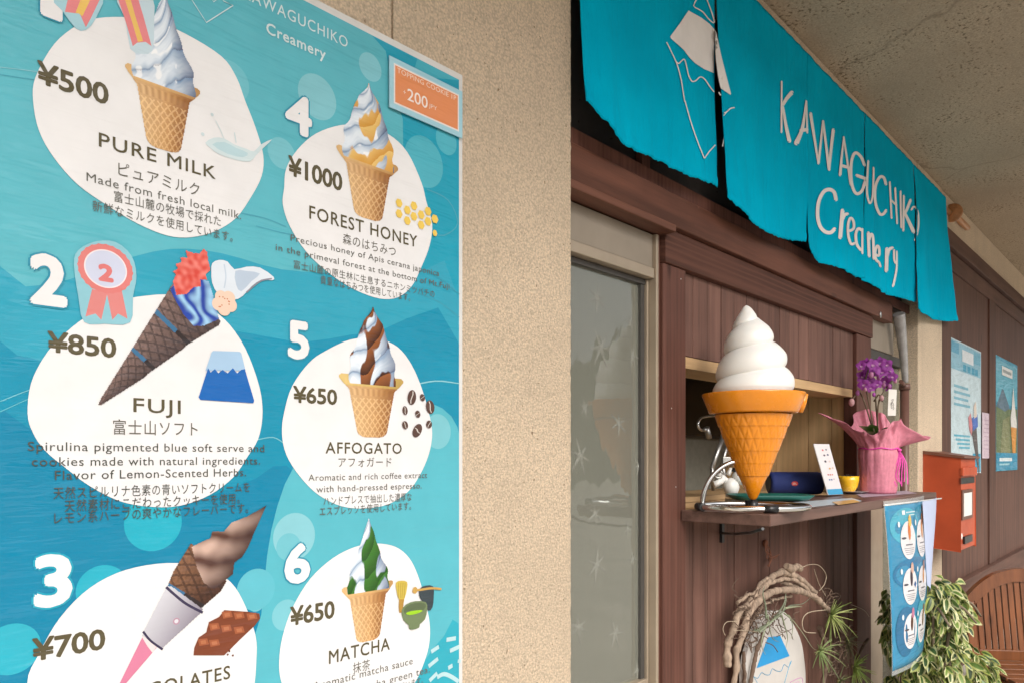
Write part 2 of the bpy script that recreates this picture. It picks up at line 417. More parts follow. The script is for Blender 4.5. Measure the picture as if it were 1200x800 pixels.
def wloc(o):
    p = Vector(o.location)
    while o.parent: o = o.parent; p += o.location
    return p
def tag(o, label, cat, group=None, kind=None):
    o['label'] = label; o['category'] = cat
    if group: o['group'] = group
    if kind: o['kind'] = kind
    return o
def thing(name, label, cat, loc, group=None):
    o = bpy.data.objects.new(name, None); COL.objects.link(o); o.location = loc; o.empty_display_size = 0.1
    return tag(o, label, cat, group)
def structure(o, kind='structure'): o['kind'] = kind; return o

def text_geo(body, bold=0.0, spacing=1.0):
    c = bpy.data.curves.new('lettering', 'FONT'); c.body = body; c.offset = bold; c.space_character = spacing; c.resolution_u = 3
    o = bpy.data.objects.new('lettering', c); COL.objects.link(o)
    dg = bpy.context.evaluated_depsgraph_get(); dg.update()
    me = bpy.data.meshes.new_from_object(o.evaluated_get(dg))
    vs = [v.co.copy() for v in me.vertices]; fs = [tuple(p.vertices) for p in me.polygons]
    bpy.data.objects.remove(o); bpy.data.curves.remove(c); bpy.data.meshes.remove(me)
    return vs, fs
# ================================================================== the large structure
YW = 1.09            # face of the plaster wall and of the far column
YB = 1.138           # face of the timber shop front
CEIL = KZ(1.062, YW)
m = MB(); m.add([(-60, -60, 0), (80, -60, 0), (80, 40, 0), (-60, 40, 0)], [(0, 1, 2, 3)])
structure(m.build('ground', M_GROUND))
m = MB()                                              # unseen hill ring, added to darken reflections in the poster and glass
hp = []
for i in range(61):
    a = -0.15*pi + 1.3*pi*i/60
    d = Vector((cos(a), -sin(a), 0)); h = 9+5*noise.noise(Vector((i*0.25, 0, 0)))+3*noise.noise(Vector((i*0.9, 3, 0)))
    hp.append((d*42, d*55+Vector((0, 0, max(4, h)))))
pts = [p for a in hp for p in a]
m.add(pts, [(2*i, 2*i+1, 2*i+3, 2*i+2) for i in range(60)])
structure(m.build('added_hills', plain('added_hill', (0.06, 0.075, 0.045), 0.95, var=0.3, nscale=0.12)))

X_P1 = XU(670, YW)                                    # right edge of the near wall
X_C0, X_C1 = XU(1076, YW), XU(1104, YW)               # far column
YK = 1.20
# soffit slab
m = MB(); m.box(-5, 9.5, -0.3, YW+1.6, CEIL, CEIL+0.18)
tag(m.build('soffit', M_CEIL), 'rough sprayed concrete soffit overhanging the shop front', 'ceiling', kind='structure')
# near wall with a crumbly corner and one control joint
m = MB()
xj = XU(459.5, YW); zs = [CEIL*i/220 for i in range(221)]
edge = [(X_P1+0.0022*noise.noise(Vector((z*70, 0, 0)))+0.0016*noise.noise(Vector((z*190, 5, 0))), z) for z in zs]
jw = 0.003
m.add([(-5, YW, 0), (xj-jw, YW, 0), (xj-jw, YW, CEIL), (-5, YW, CEIL)], [(0, 1, 2, 3)])
m.add([(xj-jw, YW, 0), (xj-jw, YW+0.006, 0), (xj+jw, YW+0.006, 0), (xj+jw, YW, 0), (xj-jw, YW, CEIL), (xj-jw, YW+0.006, CEIL), (xj+jw, YW+0.006, CEIL), (xj+jw, YW, CEIL)],
      [(0, 1, 5, 4), (1, 2, 6, 5), (2, 3, 7, 6)])
o = len(m.v)
for x, z in edge: m.v += [Vector((xj+jw, YW, z)), Vector((x-0.004, YW, z)), Vector((x, YW+0.004, z)), Vector((x, YW+0.2, z))]
for i in range(220):
    for k in range(3): m.face((o+4*i+k, o+4*i+k+1, o+4*i+k+5, o+4*i+k+4))
wall = m.build('plaster_wall', M_PLASTER)
tag(wall, 'sand coloured rough plaster wall that carries the big menu poster', 'wall')
# far column
m = MB(); m.box(X_C0, X_C1, YW, YK+0.3, 0, CEIL-0.002)
tag(m.build('plaster_column', M_PLASTER, bevel=0.004), 'pale plaster column between the shop front and the brown panelled wall', 'column')
# plaster band over the shop front
m = MB(); m.box(X_P1+0.004, X_C0-0.003, YW+0.004, YK+0.3, KZ(0.98, YW), CEIL-0.003)
tag(m.build('plaster_band', M_PLASTER), 'narrow plaster band above the turquoise curtain', 'wall')
# shop room behind
m = MB()
XS = XU(1000, 1.165)
m.add([(X_P1-0.3, 1.80, 0), (XS+0.02, 1.80, 0), (XS+0.02, 1.80, CEIL), (X_P1-0.3, 1.80, CEIL)], [(0, 1, 2, 3)])
tag(m.build('back_wall', M_GREYWALL), 'grey green wall at the back of the serving hatch', 'wall', kind='structure')
m = MB()
ys = [1.165, 1.262, 1.372, 1.53, 1.80]
for i in range(4): m.box(XS, XS+0.02, ys[i]+(0.0015 if i else 0), ys[i+1]-0.0015, 0.9, CEIL-0.05)
tag(m.build('plywood_partition', M_PLY), 'pale plywood partition inside the serving hatch', 'partition')

# ---------------------------------------------------------------- timber shop front
XA, XB_ = XU(777.5, YB), XU(804, YB)
XR0, XR1 = XU(1004, YB), XU(1021, YB)
zt, zb, zl = KZ(0.506, 1.115), KZ(0.442, 1.115), KZ(0.433, 1.10)
front = thing('timber_stall', 'brown timber shop front with plank boarding and a serving hatch', 'shop front', ((XA+XR1)/2, YB, 0))
xr_beam = XU(1046, 1.115)
m = MB(); m.box(X_P1-0.05, xr_beam, 1.115, 1.26, zb, zt); m.build('beam', M_BEAM, front, bevel=0.004)
m = MB(); m.box(X_P1-0.05, XA+0.012, 1.102, 1.16, zl, zb-0.001); m.build('beam_lip', M_LIP, front, bevel=0.003)
zh = KZ(0.366, YB)
m = MB(); m.box(XA+0.004, XR1+0.006, YB-0.006, YB+0.05, zh, zb-0.002); m.build('header_board', M_HEADER, front, bevel=0.003)
m = MB(); m.box(XA, XB_, YB, YB+0.06, 0.002, zh-0.001); m.build('post', M_POST, front, bevel=0.004)
m = MB(); m.box(XR0+0.004, XR1, YB, YB+0.06, 0.002, zh-0.001); m.build('post', M_POST, front, bevel=0.004)
m = MB(); m.box(XA-0.008, XA-0.001, YB+0.012, YB+0.06, 0.002, zb-0.002); m.build('side_stop', M_POST, front)
zo = KZ(0.198, 1.155)                                 # underside of the upper planks
def planks(name, z0, z1, xs, Y):
    m = MB()
    for a, b in zip(xs[:-1], xs[1:]):
        d = random.uniform(-0.0012, 0.0012)
        m.box(a+0.0016, b-0.0016, Y+d, Y+0.016, z0, z1)
    m.box(xs[0], xs[-1], Y+0.010, Y+0.02, z0, z1)
    return m.build(name, M_PLANK, front, bevel=0.0015)
wdt = 0.094
xs = [XB_+0.001]; x = XU(812, 1.155)
while x < XR0: xs.append(x); x += wdt
xs.append(XR0+0.003)
planks('upper_boarding', zo, zh-0.001, xs, 1.155)
m = MB(); m.box(XB_+0.002, XR0+0.003, 1.158, 1.30, zo-0.036, zo-0.001); m.build('hatch_lining', M_PLYX, front)
m = MB(); m.box(XB_+0.002, XR0+0.003, 1.2, 1.798, zo+0.09, zo+0.10); m.build('hatch_ceiling', M_GREYWALL, front)
ZT = ZC-0.158                                         # counter top
xs2 = [XB_+0.001]; x = XU(812.5, 1.155)
while x < XR0: xs2.append(x); x += wdt
xs2.append(XR0+0.003)
planks('lower_boarding', 0.05, ZT-0.034, xs2, 1.155)
# counter
YF = 0.86
CX0, CX1 = XU(903, YF), XU(1097.5, YF)
m = MB(); m.box(CX0, CX1, YF, YB-0.002, ZT-0.033, ZT); m.build('counter', M_COUNTER, front, bevel=0.003)
m = MB(); m.box(XB_+0.003, XR0, YB-0.002, 1.797, ZT-0.034, ZT-0.002); m.build('inner_shelf', M_PLYX, front)
# ribbed dark sheet over the beam
m = MB(); x = X_P1-0.02; n = 0
prof = []
while x < X_C0-0.02:
    prof.append((x, 1.165 if n % 2 else 1.178)); x += 0.011; n += 1
o = len(m.v)
for x, y in prof: m.v += [Vector((x, y, zt-0.002)), Vector((x, y, CEIL-0.01))]
for i in range(len(prof)-1): m.face((o+2*i, o+2*i+2, o+2*i+3, o+2*i+1), None, True)
m.build('ribbed_sheet', M_RIB, front)
m = MB()                                              # uprights in front of the ribbed sheet
for u in (750, 905, 1010): x = XU(u, 1.16); m.box(x-0.02, x+0.02, 1.14, 1.163, zt+0.001, CEIL-0.012)
m.box(X_P1-0.02, X_C0-0.01, 1.13, 1.139, zt+0.001, zt+0.045)
m.build('batten', M_POST, front)
m = MB(); p = P(1032, 369, 1.113); m.ball(p, 0.011, 0.004, 0.016, 12, 8); m.build('cover_plate', M_STEEL, front)
for (u, v) in ((798, 327), (787, 478), (792, 570), (1000, 470)):
    m = MB(); p = P(u, v, YB-0.0005); m.ball(p, 0.0025, 0.001, 0.0025, 8, 6); m.build('screw', M_STEEL, front)

# ---------------------------------------------------------------- sliding windows
def window(name, label, x0, x1, sash_u, flip=False):
    yw = 1.165
    t = thing(name, label, 'window', ((x0+x1)/2, yw, 0.0))
    return t
XW1 = XA-0.009
win = window('sliding_window', 'bronze aluminium sliding window with star patterned glass beside the plaster wall', X_P1-0.1, XW1, 0)
yw = 1.160
xs_j0, xs_j1 = XU(765, yw), XW1
ztr = KZ(0.347, yw)
m = MB(); m.box(xs_j0, xs_j1, yw-0.012, yw+0.05, 0.02, zl-0.002); m.build('jamb', M_ALU, win, bevel=0.002)
m = MB(); m.box(X_P1-0.1, xs_j0-0.001, yw, yw+0.03, ztr, zl-0.002); m.build('transom_panel', M_TRANSOM, win, bevel=0.002)
m = MB(); m.box(X_P1-0.1, xs_j0-0.001, yw-0.006, yw+0.035, ztr-0.030, ztr-0.001)
m.build('transom_rail', M_ALU, win, bevel=0.002)
zg = ztr-0.031
xs0 = XU(756, yw+0.02)
m = MB(); m.box(xs0, xs_j0-0.002, yw+0.012, yw+0.045, 0.06, zg-0.001); m.build('sash_stile', M_ALU, win, bevel=0.003)
m = MB(); m.box(xs0-0.02, xs0-0.001, yw+0.022, yw+0.04, 0.1, zg-0.016); m.build('sash_seal', M_ALU_D, win)
m = MB(); m.box(X_P1-0.1, xs0-0.001, yw+0.018, yw+0.045, zg-0.015, zg-0.001); m.build('sash_head', M_ALU_D, win)
zsb = P(748, 797, yw+0.02).z
m = MB(); m.box(X_P1-0.1, xs0-0.001, yw+0.012, yw+0.045, zsb-0.07, zsb); m.build('sash_rail', M_ALU, win, bevel=0.003)
m = MB(); m.box(X_P1-0.1, xs_j0, yw, yw+0.05, 0.0, 0.055); m.build('sill', M_ALU, win, bevel=0.003)
yp = yw+0.031
m = MB(); m.box(X_P1-0.1, xs0-0.015, yp, yp+0.003, zsb-0.01, zg-0.004); pane = m.build('pane', M_PANE, win)
# star shaped figures pressed into the glass
m = MB()
def star(p, r, rot):
    K = 3                                             # thin crossing blades of different lengths, like pressed ferns
    for k in range(K):
        a = rot+k*pi/K+random.uniform(-.18, .18); d = Vector((cos(a), 0, sin(a))); s_ = Vector((-sin(a), 0, cos(a)))
        L0, L1 = r*random.uniform(.85, 1.25), r*random.uniform(.7, 1.2)
        for q in range(1):
            o = len(m.v); nS = 8; ofs = s_*0; wq = random.uniform(.085, .13)
            for i in range(nS+1):
                t = i/nS; wd = r*wq*sin(pi*(t*.96+.02))**.7*(1+.18*sin(t*17+k*2+q)); c = Vector((p.x, yp-.0006-.0001*(k*2+q), p.z))+ofs+d*(-L0+(L0+L1)*t)+s_*r*.03*sin(t*5+k)
                m.v += [c-s_*wd, c+Vector((0, -.0035*sin(pi*t), 0)), c+s_*wd]
            for i in range(nS):
                for j in (0, 1): b_ = o+3*i+j; m.face((b_, b_+1, b_+4, b_+3), None, True)
for (u, v, r) in ((700, 350, 26), (738, 378, 15), (704, 408, 30), (741, 418, 22), (685, 478, 16), (725, 496, 24), (680, 534, 28), (748, 545, 20),
                  (697, 602, 22), (735, 620, 14), (699, 662, 26), (741, 655, 14), (678, 735, 24), (721, 742, 24), (746, 785, 16)):
    star(P(u, v, yp), r*0.0017, random.uniform(-0.4, 0.4)+pi/4)
m.build('frost_pattern', M_FROST, win)
m = MB()                                              # curtain behind the glass
m.grid(lambda a, b: (X_P1-0.3+a*(XA-X_P1+0.32), 1.30+0.035*sin(a*52+2*sin(a*9))+0.012*sin(a*131)+0.01*b, 0.05+b*(zg)), 90, 4)
tag(m.build('window_curtain', M_CURTAIN), 'thin grey curtain hanging behind the star patterned glass', 'curtain')

# right hand window, mostly hidden by flowers and column
winr = thing('sliding_window', 'narrow strip of aluminium window between the hatch and the far column', 'window', ((XR1+X_C0)/2, yw, 0))
m = MB(); m.box(XR1+0.008, XU(1046, yw), yw-0.004, yw+0.03, KZ(0.335, yw), zb+0.02); m.build('transom_panel', M_TRANSOM, winr, bevel=0.002)
m = MB(); m.box(XR1+0.004, X_C0-0.004, yw+0.002, yw+0.035, KZ(0.305, yw), KZ(0.334, yw)); m.build('transom_rail', M_ALU_D, winr)
m = MB(); m.box(XR1+0.008, XU(1037, yw), yw+0.01, yw+0.04, 0.04, KZ(0.304, yw)); m.build('sash_stile', M_ALU, winr, bevel=0.002)
m = MB(); m.box(XU(1037, yw)+0.002, X_C0-0.004, yw+0.024, yw+0.028, 0.04, KZ(0.304, yw)); m.build('pane', M_PANE, winr)
m = MB(); m.grid(lambda a, b: (XR1+a*(X_C0-XR1-0.01), 1.30+0.018*sin(a*22), 0.05+b*2.0), 40, 3)
tag(m.build('window_curtain', M_CURTAIN), 'thin grey curtain behind the narrow window near the orchid', 'curtain')
# vinyl roll and drain pipe on the column side
m = MB()
pa = [P(u, v, 1.10) for u, v in ((1053, 368), (1056, 390), (1059, 420), (1061, 448))]
m.tube(smooth(pa, 4), [0.030-0.016*i/12 for i in range(13)], 10)
vr = m.build('vinyl_roll', M_VINYL); tag(vr, 'rolled clear grey vinyl sheet hanging beside the column under the beam end', 'weather sheet')
m = MB(); xp = XU(1060, 1.12); m.tube([(xp, 1.12, 0.02), (xp, 1.12, P(1060, 452, 1.12).z)], 0.022, 14)
pz = P(1060, 452, 1.12).z
pip = thing('drain_pipe', 'brown vertical drain pipe running down beside the plaster column', 'pipe', (xp, 1.12, 0))
m.build('pipe', M_PIPE, pip)
m = MB(); m.tube([(xp, 1.12, pz-0.02), (xp, 1.12, pz+0.012)], 0.028, 14)
m.tube([(xp, 1.12, pz), (xp-0.14, 1.10, pz+0.012)], 0.011, 8); m.build('joint', M_PIPE, pip)

# ---------------------------------------------------------------- brown panelled wall on the right
RX0, RX1 = X_C1+0.002, 9.4
rw = thing('panelled_wall', 'weathered brown panelled wall beyond the plaster column', 'wall', (6.5, 1.10, 0))
YR = 1.10
m = MB(); m.box(RX0, RX1, YR-0.004, YR+0.1, KZ(0.915, YR), CEIL-0.004)
tag(m.build('plaster_band', M_PLASTER), 'plaster band above the brown panelled wall beside the rod end', 'wall')
m = MB(); m.box(RX0, RX1, YR-0.02, YR+0.1, KZ(0.85, YR), KZ(0.914, YR)); m.build('beam', M_RRAIL, rw, bevel=0.004)
m = MB(); m.box(RX0, RX1, YR+0.012, YR+0.1, KZ(0.842, YR), KZ(0.849, YR)); m.build('beam_recess', M_RIB, rw)
m = MB(); m.box(RX0, RX1, YR, YR+0.1, KZ(0.77, YR), KZ(0.841, YR)); m.build('top_rail', M_RRAIL, rw, bevel=0.003)
zbr = KZ(-0.525, YR)
m = MB(); m.box(RX0, RX1, YR-0.03, YR+0.1, zbr-0.11, zbr); m.build('bottom_rail', M_RRAIL, rw, bevel=0.004)
m = MB(); m.box(RX0, RX1, YR+0.01, YR+0.1, 0.0, zbr-0.111); m.build('skirting_board', M_RWALL, rw)
m = MB(); m.box(RX0, XU(1112, YR), YR-0.012, YR+0.1, zbr+0.001, KZ(0.77, YR)-0.001); m.build('edge_trim', M_RWALL, rw, bevel=0.003)
for (ua, ub) in ((1160, 1167), (1232, 1240)):
    m = MB(); m.box(XU(ua, YR), XU(ub, YR), YR, YR+0.1, zbr+0.001, KZ(0.77, YR)-0.001); m.build('stile', M_RWALL, rw, bevel=0.003)
for (ua, ub) in ((1112, 1160), (1167, 1232)):
    m = MB(); m.box(XU(ua, YR)+0.003, XU(ub, YR)-0.003, YR+0.013, YR+0.1, zbr+0.001, KZ(0.77, YR)-0.001); m.build('panel', M_RWALL, rw)
m = MB(); m.box(XU(1240, YR), RX1, YR+0.013, YR+0.1, zbr+0.001, KZ(0.77, YR)-0.001); m.build('panel', M_RWALL, rw)
# a floor slab edge closes the room behind the panelling
m = MB(); m.box(-5, 9.4, 2.6, 2.7, 0, CEIL-0.01)
structure(m.build('rear_wall', M_GREYWALL))
# ================================================================== the big menu poster
YPOS = YW-0.0018
poster = thing('menu_poster', 'large laminated turquoise menu poster with six numbered ice creams and prices', 'poster', (P(300, 535, YPOS).x, YPOS, P(300, 870, YPOS).z))
LAY = [0]
def layer():
    LAY[0] += 1; return YPOS-0.00002*LAY[0]
def S(u, v, Y): return P(u, v, YPOS)+Vector((0, Y-YPOS, 0))     # stays on the sheet, moved to its printed layer
def shape(mb, px, c, sm=0, Y=None, closed=True):
    Y = layer() if Y is None else Y
    pts = [S(u, v, Y) for u, v in px]
    if sm: pts = smooth(pts, sm, closed)
    mb.poly(pts, lin(c) if isinstance(c, str) else c)
def disc(mb, u, v, ru, c, Y=None, rv=None, n=36):
    Y = layer() if Y is None else Y
    p = S(u, v, Y); q = S(u+ru, v, Y); r = abs(q.x-p.x); r2 = r if rv is None else abs(S(u, v+rv, Y).z-p.z)
    mb.poly([(p.x+r*cos(2*pi*k/n), Y, p.z+r2*sin(2*pi*k/n)) for k in range(n)], lin(c) if isinstance(c, str) else c)
def letter(mb, body, u0, v0, u1, cap, c, bold=0.0, spacing=1.0, Y=None, ol=None, olw=0.05):
    """text whose baseline starts at (u0,v0) and whose ink ends in column u1, cap height in pixels at its start"""
    p0 = S(u0, v0, 0); z = p0.z; x0 = p0.x; x1 = XU(u1, YPOS); h = S(u0, v0-cap, 0).z-z
    vs, fs = text_geo(body, 0.0, spacing)
    xa = min(v.x for v in vs); xb = max(v.x for v in vs)
    ref, _ = text_geo('H') if ord(body[-1]) < 0x3000 else text_geo('田')
    hy = max(v.y for v in ref)
    kx, ky = (x1-x0)/(xb-xa), h/hy
    def put(w, cc):
        n = 1 if w <= 0 else 8
        for i in range(n):
            dx, dz = (0, 0) if n == 1 else (w*ky*cos(2*pi*i/n), w*ky*sin(2*pi*i/n))
            Yk = layer()
            mb.add([(x0+(v.x-xa)*kx+dx, Yk, z+v.y*ky+dz) for v in vs], fs, cc)
    if ol: put(bold+olw, lin(ol))
    put(bold, lin(c) if isinstance(c, str) else c)
def stroke(mb, px, wpx, c, Y=None, sm=4):
    Y = layer() if Y is None else Y
    pts = [S(u, v, Y) for u, v in px]
    if sm and len(pts) > 2: pts = smooth(pts, sm)
    wm = [abs(S(u+wpx, v, Y).x-S(u, v, Y).x) for u, v in px]; wq = sum(wm)/len(wm)/2
    L, R = [], []
    for i, p in enumerate(pts):
        t = pts[min(i+1, len(pts)-1)]-pts[max(i-1, 0)]; t.y = 0; t.normalize()
        nrm = Vector((-t.z, 0, t.x)); L.append(p+nrm*wq); R.append(p-nrm*wq)
    o = len(mb.v); mb.v += L+R; n = len(L); cc = lin(c) if isinstance(c, str) else c
    for i in range(n-1): mb.face((o+i, o+i+1, o+n+i+1, o+n+i), cc)
def inside(poly, x, z):
    r = False; n = len(poly); j = n-1
    for i in range(n):
        xi, zi = poly[i]; xj_, zj = poly[j]
        if (zi > z) != (zj > z) and x < (xj_-xi)*(z-zi)/(zj-zi)+xi: r = not r
        j = i
    return r
def raster(mb, x0, x1, z0, z1, step, fn, Y=None):
    """a printed picture: small cells of the sheet, each with its own ink"""
    Y = layer() if Y is None else Y
    nx = int((x1-x0)/step)+1; nz = int((z1-z0)/step)+1
    idx = {}
    def vid(i, j):
        if (i, j) not in idx: idx[(i, j)] = len(mb.v); mb.v.append(Vector((x0+i*step, Y, z0+j*step)))
        return idx[(i, j)]
    for j in range(nz):
        for i in range(nx):
            c = fn(x0+(i+0.5)*step, z0+(j+0.5)*step)
            if c is None: continue
            mb.face((vid(i, j), vid(i+1, j), vid(i+1, j+1), vid(i, j+1)), c)
def xz(px): return [(S(u, v, 0).x, S(u, v, 0).z) for u, v in px]

# ---- sheet and background
INK = '5b5238'; WHITE = 'eeecec'
TOPL = [(-60, None), (541.6, 88.6)]
ztop = P(541.6, 88.6, YPOS).z; zbot = P(400, 868, YPOS).z; xl = XU(-35, YPOS); xr = XU(541.8, YPOS)
m = MB(); m.box(xl, xr, YPOS, YPOS+0.0012, zbot, ztop, lin('e0dedb')); m.build('sheet', M_PRINT, poster)
m = MB(); xr2 = XU(538, YPOS); zt2 = ztop-0.012
Y0 = layer(); m.add([(xl+0.012, Y0, zbot+0.012), (xr2, Y0, zbot+0.012), (xr2, Y0, zt2), (xl+0.012, Y0, zt2)], [(0, 1, 2, 3)], lin('5cb8c6'))
m.build('printed_ground', M_PRINT, poster)
m = MB()
zclip = zbot+0.013
def shapec(px, c, sm=0):                              # background shapes stay within the printed area
    Y = layer(); pts = [S(u, v, Y) for u, v in px]
    if sm: pts = smooth(pts, sm, True)
    pts = [Vector((min(max(p.x, xl+0.013), xr2-0.0008), p.y, min(max(p.z, zclip), zt2-0.0008))) for p in pts]
    m.poly(pts, lin(c))
shapec([(436, 38), (452, 60), (458, 90), (472, 140), (473, 215), (474, 300), (482, 345), (541, 372), (541, 88), (541, 70)], '18a0bb')
shapec([(489, 66), (541, 92), (541, 96), (512, 92), (484, 88)], '46b3c6')
for (u, v, r, c) in ((434, 79, 13, '83c8d4'), (372, 114, 22, '84c7d2'), (497, 190, 22, '4fb4c6'), (541-6, 165, 14, '50b5c7'), (330, 180, 16, '79c4d0'), (270, 95, 22, '6fc0cd'), (492, 120, 10, '3daec3')):
    disc(m, u, v, r, c) if u+r < 536 else disc(m, min(u, 523), v, 12, c)
shapec([(-40, 338), (30, 336), (80, 328), (140, 306), (200, 292), (260, 297), (330, 316), (410, 322), (470, 332), (538, 352), (538, 900), (-40, 900)], '2fa3bd', 3)
shapec([(-40, 418), (20, 416), (70, 425), (120, 402), (210, 380), (300, 392), (360, 400), (440, 390), (538, 402), (538, 900), (-40, 900)], '0c90b0', 3)
shapec([(-40, 500), (60, 520), (160, 600), (300, 560), (336, 545), (420, 610), (538, 560), (538, 900), (-40, 900)], '0084a9', 2)
shapec([(286, 900), (306, 720), (318, 620), (345, 545), (395, 500), (450, 478), (505, 472), (536, 500), (538, 560), (538, 900)], '58b7c6', 3)
shapec([(440, 900), (470, 820), (500, 770), (520, 745), (538, 730), (538, 900)], '2eabbf', 2)
for (u, v, r, c) in ((180, 612, 33, '1fadc4'), (120, 690, 30, '24aec5'), (14, 760, 34, '2fb2c8'), (345, 628, 24, '88c9d4'), (300, 705, 10, '74c2cf'), (300, 690, 22, '5fbaca'), (338, 640, 14, '72c1ce'), (335, 720, 16, '7cc5d1'), (513, 505, 15, '7cc4cf')):
    disc(m, u, v, r, c)
# thin wave lines printed in the water
for px, c in (([(-10, 78), (40, 84), (100, 93)], '8ccbd6'), ([(-10, 86), (40, 94), (96, 101)], '4ea9bd'), ([(0, 470), (50, 452), (110, 445)], '7cc5d2'), ([(0, 482), (60, 458), (130, 452)], '63b9c9'),
              ([(300, 265), (340, 275), (380, 278)], '4ea9bd'), ([(500, 222), (525, 235), (536, 262), (520, 276), (500, 272)], '4ba7bc'), ([(500, 318), (520, 330), (538, 345)], '3d9fb6'), ([(490, 344), (516, 355), (538, 372)], '3d9fb6'),
              ([(282, 250), (310, 256), (335, 266)], '4ea9bd'), ([(480, 452), (510, 446), (538, 449)], '8fcdd7'), ([(300, 515), (320, 512), (334, 520)], '7cc4d0')):
    stroke(m, px, 1.0, c)
for px in (([(523, 749), (534, 747)]), ([(505, 763), (514, 757)]), ([(527, 762), (538, 757)]), ([(502, 780), (513, 771)]), ([(525, 782), (530, 779)]), ([(503, 797), (512, 788)]), ([(490, 780), (495, 775)]), ([(537.5, 776), (538.2, 772)]), ([(512, 793), (520, 789), (530, 793), (537, 798)])):
    stroke(m, px, 3.6, 'b9dbe0')
m.build('background_shapes', M_PRINT, poster)
# ---- heading
m = MB(); letter(m, 'KAWAGUCHIKO', 284, -2.5, 407, 13.5, 'd9eef0', 0.0, 1.12); m.build('heading_lettering', M_PRINT, poster); m = MB(); letter(m, 'Creamery', 312, 39, 381, 12.5, 'd9eef0', 0.018, 1.1)
m.build('subheading_lettering', M_PRINT, poster)
m = MB(); stroke(m, [(219, -8), (241.5, 27), (273, 7), (262, 2), (256, -6)], 1.2, 'cfe8ec', sm=0); stroke(m, [(243, -10), (250, 3), (258, -4)], 1.1, 'cfe8ec', sm=0)
m.build('emblem', M_PRINT, poster)

LB = LAY[0]
def entry(oval, number, price, name, lines, nm):
    LAY[0] = LB
    m = MB(); shape(m, oval, WHITE, 4); e = m.build('menu_entry', M_PRINT, poster)
    m = MB(); letter(m, number[0], *number[1:], WHITE, 0.042, ol='2f93ad' if number[0] != '3' else '1fa3bd', olw=0.03); m.build('number', M_PRINT, e)
    m = MB()
    for pr in price: letter(m, *pr, INK, 0.028, 0.98)
    m.build('price_lettering', M_PRINT, e)
    m = MB()
    for n_ in name: letter(m, *n_, INK, 0.010, 1.12) if ord(n_[0][0]) < 0x3000 else letter(m, *n_, '6b675c', 0.0, 1.1)
    m.build('name_lettering', M_PRINT, e)
    m = MB()
    for l in lines: letter(m, *l, '68675f' if nm != 2 else '50514a', 0.0, 1.08)
    m.build('description_lettering', M_PRINT, e)
    return e
def sc(pts, s, ox, oy): return [(ox+x/s, oy+y/s) for x, y in pts]

e1 = entry(sc([(110, 340), (118, 260), (180, 150), (260, 85), (330, 62), (430, 60), (520, 75), (620, 115), (740, 190), (790, 260), (820, 340), (855, 430), (880, 520), (875, 590), (840, 660), (790, 730), (720, 775), (640, 795), (560, 790), (460, 750), (360, 690), (260, 620), (180, 530), (130, 440)], 2.857, 0, 0),
    ('1', 50, 16, 70, 45), [('¥500', 44, 97, 126, 24)], [('PURE MILK', 115.5, 172, 252, 16), ('ピュアミルク', 138, 205, 233, 14)],
    [('Made from fresh local milk.', 100.8, 212.5, 282, 10), ('富士山麓の牧場で採れた', 133, 235.5, 258, 11), ('新鮮なミルクを使用しています。', 108, 246.5, 272, 11)], 1)
e2 = entry([(32, 484), (36, 449), (51, 418.5), (71, 395), (101, 371), (135, 354), (169, 347), (202, 346), (236, 356), (263, 374.6), (283.5, 401.6), (297, 432), (305.5, 462), (307, 489), (302, 514), (290, 534), (273, 558.5), (245, 579.5), (210, 592), (175, 593), (140, 586.5), (105, 569), (77, 548), (52, 527), (38, 506)],
    ('2', 38, 353, 75, 54), [('¥850', 56, 411.5, 135, 22)], [('FUJI', 156, 482, 211, 16), ('富士山ソフト', 132, 507, 231, 15)],
    [('Spirulina pigmented blue soft serve and', 32, 527.5, 309, 10.5), ('cookies made with natural ingredients.', 36.7, 545.5, 304, 10.5), ('Flavor of Lemon-Scented Herbs.', 63.7, 561.5, 287.7, 10.5),
     ('天然スピルリナ色素の青いソフトクリームを', 62, 583, 292, 12), ('天然素材にこだわったクッキーを使用。', 75, 598, 280, 12), ('レモン系ハーブの爽やかなフレーバーです。', 63, 612.5, 290, 12)], 2)
e3 = entry([(31.5, 800), (45.5, 765), (70, 723), (105, 688), (147, 667), (196, 659), (238, 663.5), (269.5, 681), (287, 709), (299, 744), (300, 772), (296, 810), (280, 850), (235, 862), (170, 862), (100, 864), (45, 850)],
    ('3', 43, 709, 81, 55), [('¥700', 38, 773.5, 122, 24)], [('CHOCOLATES', 116, 829, 269, 17)], [], 3)
e4 = entry([(332.6, 220), (335, 198), (348, 176), (370, 157), (400, 147), (427.5, 148.5), (455, 158), (477, 179), (493.5, 214.5), (499, 236), (506, 263), (503, 288), (493.5, 313), (482.5, 335), (466, 348.5), (444, 350), (414, 339), (386, 321), (359, 296), (339.5, 266), (331, 240)],
    ('4', 336, 151, 363, 42), [('¥1000', 338, 205, 400, 21)], [('FOREST HONEY', 362, 256.4, 488, 15), ('森のはちみつ', 401, 285, 463, 11)],
    [('Precious honey of Apis cerana japonica', 340, 282.5, 514, 7.6), ('in the primeval forest at the bottom of Mt.Fuji', 322.5, 293.5, 526, 7.6), ('富士山麓の原生林に生息するニホンミツバチの', 343.6, 314, 508.6, 8.5), ('貴重なはちみつを使用しています。', 375, 332, 480, 8.5)], 4)
